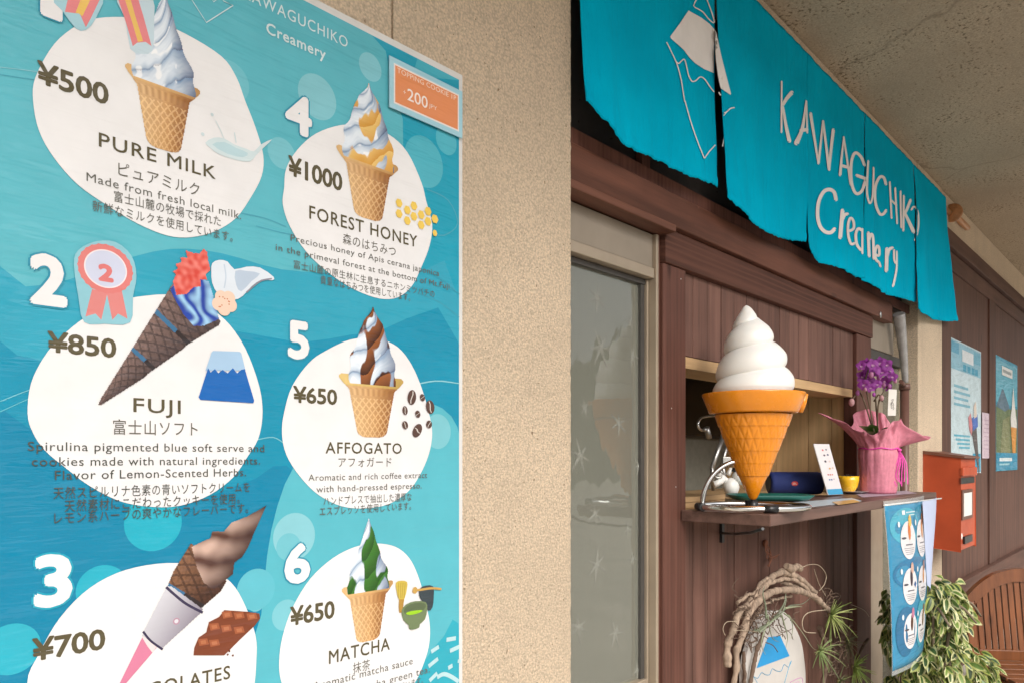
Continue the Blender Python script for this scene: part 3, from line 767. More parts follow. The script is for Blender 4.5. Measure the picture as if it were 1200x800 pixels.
e5 = entry([(330, 507), (332.6, 482.5), (342, 452), (361.5, 425), (381, 411), (410, 398), (440, 396), (460, 403), (473, 414), (485, 433), (495, 458), (502, 482.5), (506, 507), (502, 532), (491, 557), (477, 576), (455, 590), (427.5, 595), (400, 592.5), (372.5, 579), (350.5, 557), (335, 532)],
    ('5', 339, 417, 360, 40), [('¥650', 343.6, 470.5, 394, 17.5)], [('AFFOGATO', 381, 530.6, 470, 13), ('アフォガード', 396, 546, 458, 10)],
    [('Aromatic and rich coffee extract', 360.7, 563, 500, 7.6), ('with hand-pressed espresso.', 370, 576.5, 493.5, 7.6), ('ハンドプレスで抽出した濃厚な', 378.5, 591, 481.6, 9), ('エスプレッソを使用しています。', 374, 603, 481, 9)], 5)
e6 = entry([(326.7, 774), (330.7, 745), (342.5, 711), (363.5, 677), (390, 653), (416, 640), (439.6, 636), (463, 640), (479, 653), (489.5, 674), (497, 700), (503, 729), (502.6, 753), (497, 774), (487, 797), (470, 820), (440, 842), (400, 852), (365, 846), (340, 820), (329, 797)],
    ('6', 335, 682, 361, 42), [('¥650', 340, 732, 391, 20)], [('MATCHA', 385, 777, 456, 15), ('抹茶', 413, 788, 433, 11)],
    [('Aromatic matcha sauce', 366, 808, 483, 9), ('with matcha green tea.', 385, 820, 503, 9), ('香り高い抹茶ソースを使用しています。', 375, 835, 495, 9)], 6)

LP = LB+30
# ---- printed pictures of the cones
def pl(x, pts):
    if x <= pts[0][0]: return pts[0][1]
    for (a, b), (c, d) in zip(pts, pts[1:]):
        if x <= c: return b+(d-b)*(x-a)/(c-a)
    return pts[-1][1]
SLIM = [(.40, .82), (.47, .85), (.55, .80), (.62, .66), (.68, .52), (.74, .42), (.82, .31), (.89, .20), (.95, .09), (1.0, .01)]
SW = [(.40, .80), (.47, .84), (.54, .82), (.62, .76), (.70, .62), (.76, .50), (.82, .46), (.88, .34), (.93, .16), (.97, .05), (1.0, .01)]
def cup_paint(seed, sauce, thr, warm, taper=1.0, rim='d9b070', SW=SW):
    cream_d, cream_l = lin('5f8cb6'), lin('e6eef6'); dark = lin('4c4a66')
    base, bl, bd = lin('d39a58'), lin('ecc48f'), lin('8c5830')
    sc_ = [lin(s) for s in sauce]
    def fn(x, y):
        if y < 0 or y > 1: return None
        nz = lambda a, b, s: noise.noise(Vector((a*s+seed, b*s, seed*1.7)))
        if y > .405:
            sh = 0.10*(1-(y-.4)/.6)
            p = (y-.4)*6.2
            r = pl(y, SW)*taper*(1+.05*sin(2*pi*(p+0.15*(1 if x > 0 else 0))))
            rimline = .405+.05*(1-x*x if abs(x) < 1 else 0)*-1
            q = (x-0.02)/max(r, .02)
            if abs(q) <= 1:
                ph = p-q*0.85+0.42*nz(x, y, 2.2)+0.10*nz(x, y, 6); f = ph-floor(ph)
                t = (0.30+0.75*sin(pi*f)**0.8)*(1.0-0.45*max(0, q+0.15))+.18*nz(x*3-q, ph*3, 3)
                c = mix(cream_d, cream_l, t)
                if q > .30: c = mix(c, dark, (q-.30)*1.15*(1-f*0.6))
                hl = nz(x*2.2-q*.8, ph*1.1, 3.1)
                if hl > .28 and q < .4: c = mix(c, (1, 1, 1), min(.8, (hl-.28)*5))
                if f < .10: c = mix(c, dark, .45*(1-f/.10))
                if sauce:
                    n_ = nz(x*1.4-q*0.3, ph*0.35, 2.6)+0.35*nz(x, y, 7)
                    if n_ > thr: c = mix(c, mix(sc_[0], sc_[1], f), min(1, (n_-thr)*7+0.45))
                return c
        if y <= .47:
            top = .47; hw = pl(y, [(0, .44), (.05, .47), (.36, .70), (.40, .86), (.44, 1.0), (.455, 1.0), (.47, .93)])
            if abs(x) > hw: return None
            q = x/hw
            if y < .05 and abs(q)**4+((.05-y)/.05)**2 > 1: return None
            c = mix(bl, base, (q+1)*0.55); c = mix(c, bd, max(0, q-.1)*0.95)
            if y > .385: c = mix(c, lin(rim), .5); c = mix(c, bd, max(0, (.40-y))*12)
            elif y > .30: c = mix(c, bd, .25+.2*sin(q*26)*(1 if .315 < y < .37 else 0))
            else:
                a = (q*3.1+y*16) % 1; b = (q*3.1-y*16) % 1
                if min(a, 1-a) < .13 or min(b, 1-b) < .13: c = mix(c, bl, .45)
                else: c = mix(c, bd, .30)
            return tuple(k*(1+.10*nz(x, y, 14)) for k in c)
        return None
    return fn
def cup(e, uc, vt, vb, uw0, uw1, fn):
    LAY[0] = LP
    z1, z0 = S(uc, vt, 0).z, S(uc, vb, 0).z; x0, x1 = XU(uw0, YPOS), XU(uw1, YPOS); xc, hw = (x0+x1)/2, (x1-x0)/2
    m = MB(); raster(m, x0, x1, z0, z1, 0.00105, lambda x, z: fn((x-xc)/hw, (z-z0)/(z1-z0)))
    m.build('cone_picture', M_PRINT, e)
LAY[0] = LP
m = MB(); shape(m, [(62, -4), (73, 14), (88, 34), (100, 36), (112, 22), (120, -10)], 'a9d3de', 2); shape(m, [(134, -10), (146, 22), (152, 58), (166, 64), (178, 60), (180, 30), (176, -10)], 'c9dde6', 2)
LAY[0] = LP+3
for px, c in (([(80, -5), (75.5, 15), (93, 17), (100, 33), (106, 22), (118, -3)], 'e8888b'), ([(96, -5), (88, 16), (92, 17), (96, 20), (108, -5)], 'efc565'),
              ([(136, -5), (146, 24), (155, 55), (160, 51), (170, 50), (177, 55), (168, 22), (160, -5)], 'e8888b'), ([(144, -5), (154, 26), (161, 50), (167, 49), (158, 20), (151, -5)], 'f0c468')): shape(m, px, c)
m.build('ribbon_picture', M_PRINT, e1)
cup(e1, 190, -8, 176, 146, 234, cup_paint(3, [], 9, 1, 0.98, SW=SLIM))
cup(e4, 430, 98, 257, 393.5, 466, cup_paint(5, ['d89a3c', 'f0c878'], .16, 1, 0.98))
cup(e5, 436, 360, 512, 396.5, 472, cup_paint(9, ['3a1a0c', '9a5a2c'], -.10, 1, 0.86, 'd9c56a'))
cup(e6, 428, 607.5, 751, 400, 460, cup_paint(12, ['245217', '3f7a2a'], .12, 1, 0.95, SW=SLIM))
LAY[0] = LP+4
# milk splash
m = MB(); shape(m, [(240, 168), (250, 162), (262, 163), (274, 170), (288, 175), (297, 178), (305, 170), (318, 164), (308, 174), (299, 183), (292, 190), (275, 188), (255, 181), (246, 174)], 'd3e3e6', 2)
shape(m, [(248, 170), (262, 167), (276, 174), (290, 180), (284, 185), (266, 181)], 'bcd8df', 2); disc(m, 248, 135, 1.8, 'c8dade'); stroke(m, [(252, 142), (258, 154), (262, 164)], 1.2, 'd6e3e6'); stroke(m, [(274, 156), (276, 168)], 1.4, 'd0e0e4'); disc(m, 237, 158, 2, 'cfdfe3')
m.build('milk_splash_picture', M_PRINT, e1)
LAY[0] = LP+4
# rosette
m = MB(); shape(m, sc([(255, 120), (270, 70), (330, 40), (400, 42), (455, 90), (472, 160), (460, 230), (450, 320), (360, 325), (290, 318), (270, 230)], 2.9625, 0, 270), '8fc7d4', 3)
for px in ([(318, 205), (295, 300), (330, 290), (350, 312), (372, 215)], [(368, 215), (388, 312), (408, 290), (441, 308), (420, 205)]): shape(m, sc(px, 2.9625, 0, 270), 'de8783')
Y_ = layer(); pc = S(123.5, 315.5, 0)
rr = abs(S(155, 315, 0).x-pc.x)
def ring(r0, c, sc_amp=0.0, n=72):
    Y = layer(); m.poly([(pc.x+r0*(1+sc_amp*cos(24*2*pi*k/n))*cos(2*pi*k/n), Y, pc.z+0.95*r0*(1+sc_amp*cos(24*2*pi*k/n))*sin(2*pi*k/n)) for k in range(n)], lin(c))
ring(rr, 'df7f7b', 0.02); ring(rr*0.78, 'f0e3e6'); ring(rr*0.73, 'cfd3e8')
letter(m, '2', 116, 328, 131, 17.5, 'dd7a78', 0.06); m.build('rosette_picture', M_PRINT, e2)
LAY[0] = LP+4
# dark cone with blue ice
wa, wb, wl = lin('4a3a38'), lin('8a7068'), lin('2e2424')
conep = xz([(114.5, 474), (118, 466), (201, 334), (206, 330), (258, 376), (256, 381), (217, 405), (215, 408), (172, 438), (170, 441), (118, 474)])
axp, axq = xz([(114.5, 474), (232, 352)]); axd = Vector((axq[0]-axp[0], axq[1]-axp[1])); axl = axd.length; axd.normalize()
def waffle(a, b, l, freq=30.0):
    def fn(x, z):
        s_ = (x-axp[0])*axd.x+(z-axp[1])*axd.y; t_ = (x-axp[0])*-axd.y+(z-axp[1])*axd.x
        q = t_/(0.30*max(s_, .01)+0.004)
        c = mix(b, a, 0.55-0.6*q)
        k1 = (s_*freq*2.3+q*1.8) % 1; k2 = (s_*freq*2.3-q*1.8) % 1
        if k1 < .22 or k2 < .22: c = mix(c, l, .55)
        c = tuple(k*(1+.35*noise.noise(Vector((x*260, z*260, 1)))) for k in c)
        if abs((s_/axl)-0.72) < .016 or abs((s_/axl)-0.42) < .014: c = lin('3a6f96') if q > -.15 else wl
        return c
    return fn
m = MB(); wf = waffle(wa, wb, wl); xs_ = [p[0] for p in conep]; zs_ = [p[1] for p in conep]
raster(m, min(xs_), max(xs_), min(zs_), max(zs_), 0.0011, lambda x, z: wf(x, z) if inside(conep, x, z) else None)
blue = xz([(199, 340), (205, 352), (214, 368), (226, 382), (238, 382), (256, 374), (250, 350), (244, 330), (226, 324), (205, 330)])
def bl(x, z):
    if not inside(blue, x, z): return None
    f = sin((x*1.3+z*0.4)*210+4*noise.noise(Vector((x*45, z*45, 2)))+1.5*sin(z*120)); c = mix(lin('2546a8'), lin('a9d8f6'), .42+.5*f); return mix(c, lin('2a2f78'), max(0, .5*noise.noise(Vector((x*70, z*70, 8)))+.1))
xs_ = [p[0] for p in blue]; zs_ = [p[1] for p in blue]; raster(m, min(xs_), max(xs_), min(zs_), max(zs_), 0.0011, bl)
shape(m, [(247, 318), (248, 309), (256, 305), (266, 307), (274, 316), (288, 313), (304, 314), (320, 325), (318, 329), (306, 328), (294, 336), (284, 347), (272, 352), (256, 346), (248, 332)], 'dfe7f0', 2)
shape(m, [(275, 318), (288, 318), (304, 321), (294, 330), (282, 342), (276, 334)], 'bccbdd', 2); stroke(m, [(262, 310), (264, 325), (262, 338)], 1.5, 'c4d2e2'); stroke(m, [(318, 327), (304, 330), (288, 343)], 1.6, '8d8d9a')
comb = [(202, 330), (206, 322), (202, 319), (208, 315), (205, 310), (212, 308), (211, 302), (219, 303), (217, 294), (226, 297), (233, 298), (238, 292), (242, 296), (243, 305), (246, 317), (240, 322), (242, 328), (234, 328), (235, 336), (226, 337), (218, 345), (206, 346)]
cpoly = xz(comb); xs_ = [p[0] for p in cpoly]; zs_ = [p[1] for p in cpoly]
raster(m, min(xs_), max(xs_), min(zs_), max(zs_), 0.0011, lambda x, z: mix(lin('d8493c'), lin('f2887c'), .4+.9*noise.noise(Vector((x*120, z*120, 4)))) if inside(cpoly, x, z) else None)
for k in range(5): a = 2*pi*k/5+.4; disc(m, 262.5+7.5*cos(a), 355+7.5*sin(a), 7.5, 'efd0ba', Y=YPOS-0.00002*(LAY[0]+1+k), n=20)
LAY[0] += 6; disc(m, 262.5, 355, 7.5, 'efd0ba', n=20)
for k in range(10): disc(m, 262+6*cos(k*2.4), 354+6*sin(k*1.9), 0.9, 'cf8a6a', n=8)
m.build('cone_picture', M_PRINT, e2)
m = MB(); shape(m, [(247, 413), (249, 411), (280, 412), (282, 414), (287, 434), (240, 434)], 'a9c9e6')
shape(m, [(243, 431), (246, 436), (251, 432), (255, 437), (260, 433), (266, 437), (272, 431), (277, 437), (282, 433), (286, 432), (297, 469), (296, 472), (234, 468), (232, 465)], '1565b5')
m.build('mountain_picture', M_PRINT, e2)
LAY[0] = LP+4
# chocolate cone with white sleeve
m = MB()
axp, axq = xz([(139, 800), (236, 655)]); axd = Vector((axq[0]-axp[0], axq[1]-axp[1])); axl = axd.length; axd.normalize()
shape(m, [(139, 801), (146, 801), (183, 758), (167, 744)], 'd87f9e'); shape(m, [(166, 746), (169, 738), (185, 754), (178, 764), (172, 756)], 'e8d8d8')
cn = xz([(194, 690), (203, 668), (223, 636), (228, 640), (265, 680), (258, 692), (235, 712)])
wf = waffle(lin('4a2d20'), lin('94684a'), lin('2e1a12'), 26); xs_ = [p[0] for p in cn]; zs_ = [p[1] for p in cn]
raster(m, min(xs_), max(xs_), min(zs_), max(zs_), 0.0011, lambda x, z: wf(x, z) if inside(cn, x, z) else None)
cs = xz([(224, 640), (236, 634), (246, 630), (248, 622), (262, 622), (270, 612), (290, 604), (311.5, 591.5), (302, 612), (290, 640), (283, 652), (274, 658), (272, 672), (262, 680), (250, 690), (238, 682), (230, 664)])
def choc(x, z):
    if not inside(cs, x, z): return None
    s_ = (x-axp[0])*axd.x+(z-axp[1])*axd.y; t_ = (x-axp[0])*-axd.y+(z-axp[1])*axd.x
    f = (s_*21+t_*13+.28*noise.noise(Vector((x*22, z*22, 3)))) % 1
    return mix(mix(lin('5a382c'), lin('cfae9e'), sin(pi*f)**1.5+.25*noise.noise(Vector((x*60, z*60, 5)))), lin('3c2420'), max(0, -t_*18))
xs_ = [p[0] for p in cs]; zs_ = [p[1] for p in cs]; raster(m, min(xs_), max(xs_), min(zs_), max(zs_), 0.0011, choc)
slv = xz([(195, 686), (200, 686), (237, 713), (234, 718), (189, 759), (183, 755), (166, 744), (168, 738)]); xs_ = [p[0] for p in slv]; zs_ = [p[1] for p in slv]
def sleeve(x, z):
    if not inside(slv, x, z): return None
    t_ = (x-axp[0])*-axd.y+(z-axp[1])*axd.x
    return mix(lin('d9d8df'), lin('8f8794'), min(1, max(0, 0.4-t_*14)))
raster(m, min(xs_), max(xs_), min(zs_), max(zs_), 0.0011, sleeve)
stroke(m, [(194, 687), (204, 696), (218, 707), (237, 717)], 3, '3c3450'); stroke(m, [(167, 739), (176, 750), (190, 760)], 2.6, '3c3450')
disc(m, 206, 727, 4, 'b98fa2'); disc(m, 206, 727, 2.4, 'd9d8df')
m.build('cone_picture', M_PRINT, e3)
m = MB(); shape(m, [(227, 758), (226, 767), (262, 767), (272, 757), (281, 748), (297, 733), (304, 724), (303, 718), (290, 716), (262, 714), (256, 722), (244, 728), (241, 740), (232, 746)], '7d3f25')
for (u, v) in ((265, 720), (279, 721), (294, 722), (250, 734), (264, 736), (279, 738), (237, 752), (250, 753)):
    shape(m, [(u-6, v-4), (u+5, v-5), (u+7, v+2), (u-4, v+4)], 'a45a38'); shape(m, [(u-3, v-2), (u+3, v-3), (u+4, v+1), (u-2, v+2)], 'b9714c')
for (u, v) in ((268, 762), (266, 766), (272, 767)): disc(m, u, v, 1.2, '6a3520', n=8)
m.build('chocolate_picture', M_PRINT, e3)
m = MB()
for k, (x, y) in enumerate(((643, 140), (643, 185), (678, 170), (678, 215), (706, 152), (706, 197), (737, 190), (737, 233), (766, 175), (766, 218), (795, 208), (795, 268))):
    u, v = 290+x/3.637, 200+y/3.637; disc(m, u, v, 4.1 if k < 11 else 2.8, 'f0cb5c', n=6, rv=5.4 if k < 11 else 4)
m.build('honeycomb_picture', M_PRINT, e4)
m = MB()
for (x, y, a, b, rot) in ((697, 237, 18, 32, .2), (742, 238, 12, 14, .9), (775, 278, 18, 29, -.3), (668, 293, 11, 19, -.2), (722, 308, 12, 14, .9), (668, 355, 12, 18, -.5), (770, 352, 12, 17, .5), (720, 378, 25, 22, -.9)):
    u, v = 290+x/3.637, 400+y/3.637; p = S(u, v, 0); Y = layer(); ra = abs(S(u+a/3.637, v, 0).x-p.x); rb = abs(S(u, v-b/3.637, 0).z-p.z)
    m.poly([(p.x+ra*cos(q)*cos(rot)+rb*sin(q)*sin(rot), Y, p.z-ra*cos(q)*sin(rot)+rb*sin(q)*cos(rot)) for q in [2*pi*k/20 for k in range(20)]], lin('5a4138'))
    Y = layer(); L = [Vector((p.x+s*rb*.85*sin(rot)+.14*ra*sin(s*3), Y, p.z+s*rb*.85*cos(rot))) for s in (-1, -.5, 0, .5, 1)]
    o = len(m.v); w_ = ra*.11; m.v += [q+Vector((w_, 0, 0)) for q in L]+[q-Vector((w_, 0, 0)) for q in L]
    for i in range(4): m.face((o+i, o+i+1, o+5+i+1, o+5+i), lin('d8cfc8'))
m.build('coffee_bean_picture', M_PRINT, e5)
m = MB(); k = lambda pts: sc(pts, 5.717, 440, 660)
shape(m, k([(290, 165), (330, 145), (380, 150), (384, 220), (375, 290), (345, 312), (300, 240), (286, 210)]), '39444a', 2); stroke(m, k([(245, 178), (300, 172), (370, 162), (435, 168)]), 2.0, 'c79f55'); disc(m, 440+258/5.717, 660+176/5.717, 3, 'c79f55', n=14)
shape(m, k([(130, 125), (165, 112), (205, 120), (204, 165), (186, 235), (150, 235), (135, 180)]), 'cdb44e', 2); shape(m, k([(152, 236), (186, 236), (178, 290), (168, 325), (152, 325), (150, 280)]), 'b48a3e')
for x in (148, 163, 178, 192): stroke(m, k([(x, 125), (x-2 if x < 170 else x-8, 228)]), .5, 'a38a34')
shape(m, k([(168, 310), (200, 270), (260, 248), (330, 255), (340, 300), (325, 370), (290, 402), (286, 425), (240, 440), (218, 432), (214, 408), (180, 375)]), '72825c', 2)
shape(m, k([(182, 315), (205, 280), (260, 260), (318, 262), (330, 285), (300, 320), (240, 342), (200, 340)]), '5d6b4c', 2); shape(m, k([(196, 330), (230, 315), (300, 308), (305, 316), (270, 332), (220, 342)]), '9ccf22', 2)
m.build('tea_set_picture', M_PRINT, e6)

# ---- orange card taped onto the poster
ct = thing('price_card', 'small orange price card in a clear sleeve stuck on the poster corner', 'price card', (P(497, 110, YPOS).x, YPOS, P(497, 150, YPOS).z))
zc0, zc1 = P(455, 67, YPOS).z, P(455, 127, YPOS).z; xc0, xc1 = XU(454, YPOS), XU(539.5, YPOS)
ys_ = YPOS-0.006
m = MB(); m.box(xc0, xc1, ys_, YPOS-0.004, zc1, zc0, lin('a9d6e4')); m.build('sleeve', M_PRINT, ct)
LAY[0] = int(0.0062/0.00002)
m = MB()
Y = layer(); m.add([(xc0+.010, Y, zc1+.010), (xc1-.010, Y, zc1+.010), (xc1-.010, Y, zc0-.010), (xc0+.010, Y, zc0-.010)], [(0, 1, 2, 3)], lin('f3e9e2'))
Y = layer(); m.add([(xc0+.013, Y, zc1+.013), (xc1-.013, Y, zc1+.013), (xc1-.013, Y, zc0-.013), (xc0+.013, Y, zc0-.013)], [(0, 1, 2, 3)], lin('e9925f'))
m.build('card', M_PRINT, ct)
m = MB(); letter(m, 'TOPPING COOKIE 1P', 463, 86.5, 532, 5.8, 'f4d9c8', 0.0, 1.05); letter(m, '200', 475, 118.5, 498.5, 13.5, 'fbeee6', 0.006); letter(m, '+', 470, 112, 473, 6, 'f4d9c8'); letter(m, 'JPY', 500, 127, 509.5, 4.6, 'f4d9c8', 0.0)
m.build('card_lettering', M_PRINT, ct)
# ================================================================== the turquoise shop curtain
YN = 1.072
panels = [
 (681, 837.5, [(679.5, 121), (687, 127), (693, 138), (705, 153), (720, 169), (735, 176), (750, 181), (772, 189), (786, 198), (802, 206), (820, 213), (840, 217.5), (844, 219)], 1.066),
 (838, 945.3, [(850.5, 232), (856, 240), (862.5, 247), (871, 254), (880, 260), (890, 267), (900, 272), (914, 278), (930, 281.5), (940, 282), (946.5, 283)], 1.058),
 (945.6, 1012.6, [(947.5, 283), (950, 289), (953, 294), (960, 302), (967, 307), (976, 312), (986, 316), (998, 322), (1010, 327)], 1.056),
 (1012.9, 1070.3, [(1011.2, 328), (1020, 334), (1031, 340), (1040, 345), (1049, 349), (1060, 352), (1073.2, 354)], 1.054),
 (1070.6, 1108.5, [(1073.8, 362), (1078, 368), (1088, 372), (1101, 375), (1112, 376.5), (1120, 376.5)], 1.040)]
ztop_n = KZ(1.040, YN)
xt0, xt1 = XU(681, YN), XU(1109, YN)
noren = thing('shop_curtain', 'turquoise split shop curtain with white hand lettering and mountain emblem', 'shop curtain', ((xt0+xt1)/2, YN, ztop_n-0.7))
bv, bf = [], []
slit_top = [None, 52, 165, 224, 282]
for pi_, (ua, ub, hem, yb) in enumerate(panels):
    hp = [P(u, v, yb) for u, v in hem]
    L = [0]
    for a, b in zip(hp[:-1], hp[1:]): L.append(L[-1]+(b-a).length)
    def hemat(s):
        s *= L[-1]
        for i in range(len(hp)-1):
            if s <= L[i+1] or i == len(hp)-2:
                t = (s-L[i])/max(1e-9, L[i+1]-L[i]); return hp[i].lerp(hp[i+1], max(0, min(1, t)))
    xa, xb = XU(ua, YN), XU(ub, YN)
    def fn(a, b, xa=xa, xb=xb, pi_=pi_):
        top = Vector((xa+(xb-xa)*a, YN, ztop_n)); bot = hemat(a)
        # the slits open only in their lower part
        k = b**1.6 if pi_ > 0 else b
        p = top.lerp(bot, b); p.x = top.x+(bot.x-top.x)*(b if a in (0, 1) and pi_ in (0,) and a == 0 else max(0, (b-0.12)/0.88)**1.3)
        wob = 0.036*b*noise.noise(Vector((p.x*3.6, p.z*0.8, pi_*3)))+0.010*b*noise.noise(Vector((p.x*15, p.z*2.2, 7+pi_)))+0.0035*noise.noise(Vector((p.x*8, p.z*9, 3)))+0.0028*b**3*noise.noise(Vector((p.x*48, p.z*10, 3)))+0.004*max(0, .25-b)*sin(p.x*70+3*noise.noise(Vector((p.x*6, 0, 0))))
        fray = (0.0045*noise.noise(Vector((p.x*55, 0, 0)))+0.003*noise.noise(Vector((p.x*170, 0, 0))))*max(0, (b-.93)/.07)
        return (p.x, p.y+wob, p.z+fray)
    m = MB(); m.grid(fn, 110 if pi_ < 2 else 80, 60)
    o = len(bv); bv += m.v; bf += [tuple(i+o for i in f) for f in m.f]
    pan = m.build('curtain_panel', M_CLOTH, noren, solid=0.0012)
    # sewn hem along the bottom
    hm = MB()
    def hemfn(a, b, f=fn):
        q = f(a, .955+.04*b); return (q[0], q[1]-.0016-.0012*sin(pi*b), q[2])
    hm.grid(hemfn, 110 if pi_ < 2 else 80, 4); hm.build('hem', M_CLOTH, pan)
BV = BVHTree.FromPolygons(bv, bf)
EYE = Vector((0, 0, ZC))
def drape_poly(mb, px, off=0.0022, cut=3.0):
    """a dyed shape that follows the folds of the cloth"""
    bm = bmesh.new(); vs = [bm.verts.new((u, v, 0)) for u, v in px]
    for t in tessellate_polygon([[Vector((u, v, 0)) for u, v in px]]):
        try: bm.faces.new([vs[i] for i in t])
        except ValueError: pass
    us = [p[0] for p in px]; ws = [p[1] for p in px]
    for ax, lo, hi in ((0, min(us), max(us)), (1, min(ws), max(ws))):
        x = lo+cut
        while x < hi:
            g = bm.verts[:]+bm.edges[:]+bm.faces[:]
            co = [0, 0, 0]; no = [0, 0, 0]; co[ax] = x; no[ax] = 1
            bmesh.ops.bisect_plane(bm, geom=g, plane_co=co, plane_no=no); x += cut
    bm.verts.index_update(); out = []
    for v in bm.verts:
        d = ray(v.co.x, v.co.y).normalized(); h = BV.ray_cast(EYE, d)[0]
        if h is None or h.y > 1.12: h = P(v.co.x, v.co.y, 1.062)
        out.append(h-d*0.0003+Vector((0, -off-0.0012, 0)))
    o = len(mb.v); mb.v += out
    for f in bm.faces: mb.face([o+v.index for v in f.verts])
    bm.free()
SO = [0]
def brush(mb, px, w0, w1=None, sm=5, wfn=None):
    pts = [Vector((u, v, 0)) for u, v in px]
    if sm and len(pts) > 2: pts = smooth(pts, sm)
    n = len(pts); w1 = w0 if w1 is None else w1
    L, R = [], []
    for i, p in enumerate(pts):
        t = (pts[min(i+1, n-1)]-pts[max(i-1, 0)]).normalized(); s = i/(n-1)
        ww = (w0+(w1-w0)*s)/2; nn = Vector((-t.y, t.x, 0))
        L.append(p+nn*ww); R.append(p-nn*ww)
    SO[0] += 1
    def capa(c, r, t):                                # rounded end
        a0 = atan2(t.y, t.x); return [c+Vector((cos(a0+q), sin(a0+q), 0))*r for q in (-.9, -.3, .3, .9)]
    t0 = (pts[0]-pts[1]).normalized(); t1 = (pts[-1]-pts[-2]).normalized()
    off = 0.0022+0.00008*(SO[0] % 12)
    drape_strip(mb, L, R, off)
    for c, r, t, a_, b_ in ((pts[0], w0/2, t0, L[0], R[0]), (pts[-1], w1/2, t1, R[-1], L[-1])):
        if r > .6: drape_poly(mb, [(p.x, p.y) for p in [a_]+list(reversed(capa(c, r, t)))+[b_]], off, 6.0)
def drape_strip(mb, L, R, off):
    LL, RR = [], []                                    # one continuous ribbon, no overlaps
    for i in range(len(L)-1):
        n = max(1, int((L[i+1]-L[i]).length/2.5))
        for k in range(n): LL.append(L[i].lerp(L[i+1], k/n)); RR.append(R[i].lerp(R[i+1], k/n))
    LL.append(L[-1]); RR.append(R[-1]); o = len(mb.v)
    for a, b in zip(LL, RR):
        for p in (a, a.lerp(b, .5), b):
            d = ray(p.x, p.y).normalized(); h = BV.ray_cast(EYE, d)[0]
            if h is None or h.y > 1.12: h = P(p.x, p.y, 1.062)
            mb.v.append(h-d*0.0003+Vector((0, -off-0.0012, 0)))
    for i in range(len(LL)-1):
        for k in (0, 1): q = o+3*i+k; mb.face((q, q+1, q+4, q+3))
A = lambda pts: [(900+x/5.717, 80+y/5.717) for x, y in pts]
B = lambda pts: [(980+x/5.713, 160+y/5.713) for x, y in pts]
C_ = lambda pts: [(930+x/4.445, 210+y/4.445) for x, y in pts]
D = lambda pts: [(770+x/6.667, y/6.667) for x, y in pts]
E_ = lambda pts: [(770+x/4.0, 100+y/4.0) for x, y in pts]
m = MB()
brush(m, A([(85, 93), (84, 432)]), 2.0, 2.2); brush(m, A([(152, 168), (120, 205), (92, 250)]), 4.8, 3.6); brush(m, A([(93, 262), (112, 380), (136, 490)]), 2.6, 4.6)
brush(m, A([(249, 222), (225, 400), (184, 503)]), 1.5, 6.0); brush(m, A([(250, 225), (253, 330), (256, 435)]), 2.0, 2.2); brush(m, A([(214, 420), (252, 415)]), 4)
brush(m, A([(278, 308), (305, 480), (331, 640)]), 3.6, 2.2, 0); brush(m, A([(331, 640), (348, 490), (361, 358)]), 3.0, 2.0, 0); brush(m, A([(361, 358), (382, 520), (402, 682)]), 2.6, 3.2, 0); brush(m, A([(402, 682), (416, 540), (430, 418)]), 2.8, 3.8, 0)
brush(m, A([(501, 465), (486, 600), (476, 718)]), 1.8, 3.4, 0); brush(m, A([(501, 465), (525, 620), (548, 782)]), 2.2, 2.6, 0); brush(m, A([(484, 655), (534, 668)]), 3.4)
brush(m, B([(183, 195), (160, 140), (122, 112), (98, 160), (92, 240), (100, 330), (128, 385), (165, 368), (185, 310)]), 3.4); brush(m, B([(132, 264), (188, 284)]), 3.6); brush(m, B([(186, 280), (186, 330)]), 2.4)
brush(m, B([(208, 168), (203, 260), (200, 380), (218, 450), (236, 410), (242, 320), (244, 212)]), 2.4, 2.2)
brush(m, B([(326, 322), (312, 278), (284, 276), (258, 330), (252, 400), (262, 470), (285, 520), (308, 522), (327, 498)]), 3.2)
brush(m, B([(352, 308), (358, 420), (364, 548)]), 2.2); brush(m, B([(388, 348), (394, 460), (401, 584)]), 2.2); brush(m, B([(357, 425), (396, 462)]), 2.2)
brush(m, B([(424, 370), (426, 490), (429, 612)]), 2.2); brush(m, B([(446, 400), (444, 520), (443, 632)]), 2.4); brush(m, B([(492, 428), (468, 490), (450, 522)]), 3.2); brush(m, B([(452, 512), (480, 570), (513, 640)]), 3.0, 4.4)
brush(m, B([(499, 492), (512, 474), (530, 482), (543, 520), (546, 590), (538, 650), (521, 696)]), 2.4, 2.0)
brush(m, C_([(216, 108), (206, 70), (180, 56), (150, 70), (126, 120), (120, 190), (132, 245), (158, 275), (188, 280), (208, 262)]), 4.2)
brush(m, C_([(250, 166), (238, 305)]), 4.6); brush(m, C_([(248, 215), (262, 188), (275, 184)]), 3.6)
brush(m, C_([(285, 272), (308, 258), (306, 220), (291, 205), (279, 238), (280, 295), (294, 338), (312, 336)]), 3.0)
brush(m, C_([(350, 268), (332, 260), (319, 288), (324, 340), (346, 372)]), 3.2); brush(m, C_([(353, 262), (353, 388)]), 2.4)
brush(m, C_([(384, 282), (388, 402)]), 3.4); brush(m, C_([(388, 318), (399, 288), (409, 312), (412, 415)]), 3.0)
brush(m, C_([(422, 395), (440, 398), (440, 362), (430, 350), (419, 382), (424, 420), (436, 432)]), 3.0); brush(m, C_([(442, 436), (448, 456)]), 2.6)
brush(m, C_([(482, 366), (479, 478)]), 4.2); brush(m, C_([(484, 402), (494, 368), (510, 360)]), 3.4)
brush(m, C_([(519, 372), (520, 420), (528, 440)]), 2.4); brush(m, C_([(533, 378), (532, 470), (514, 558)]), 2.0, 2.6)
m.build('lettering', M_CWHITE, noren)
m = MB()
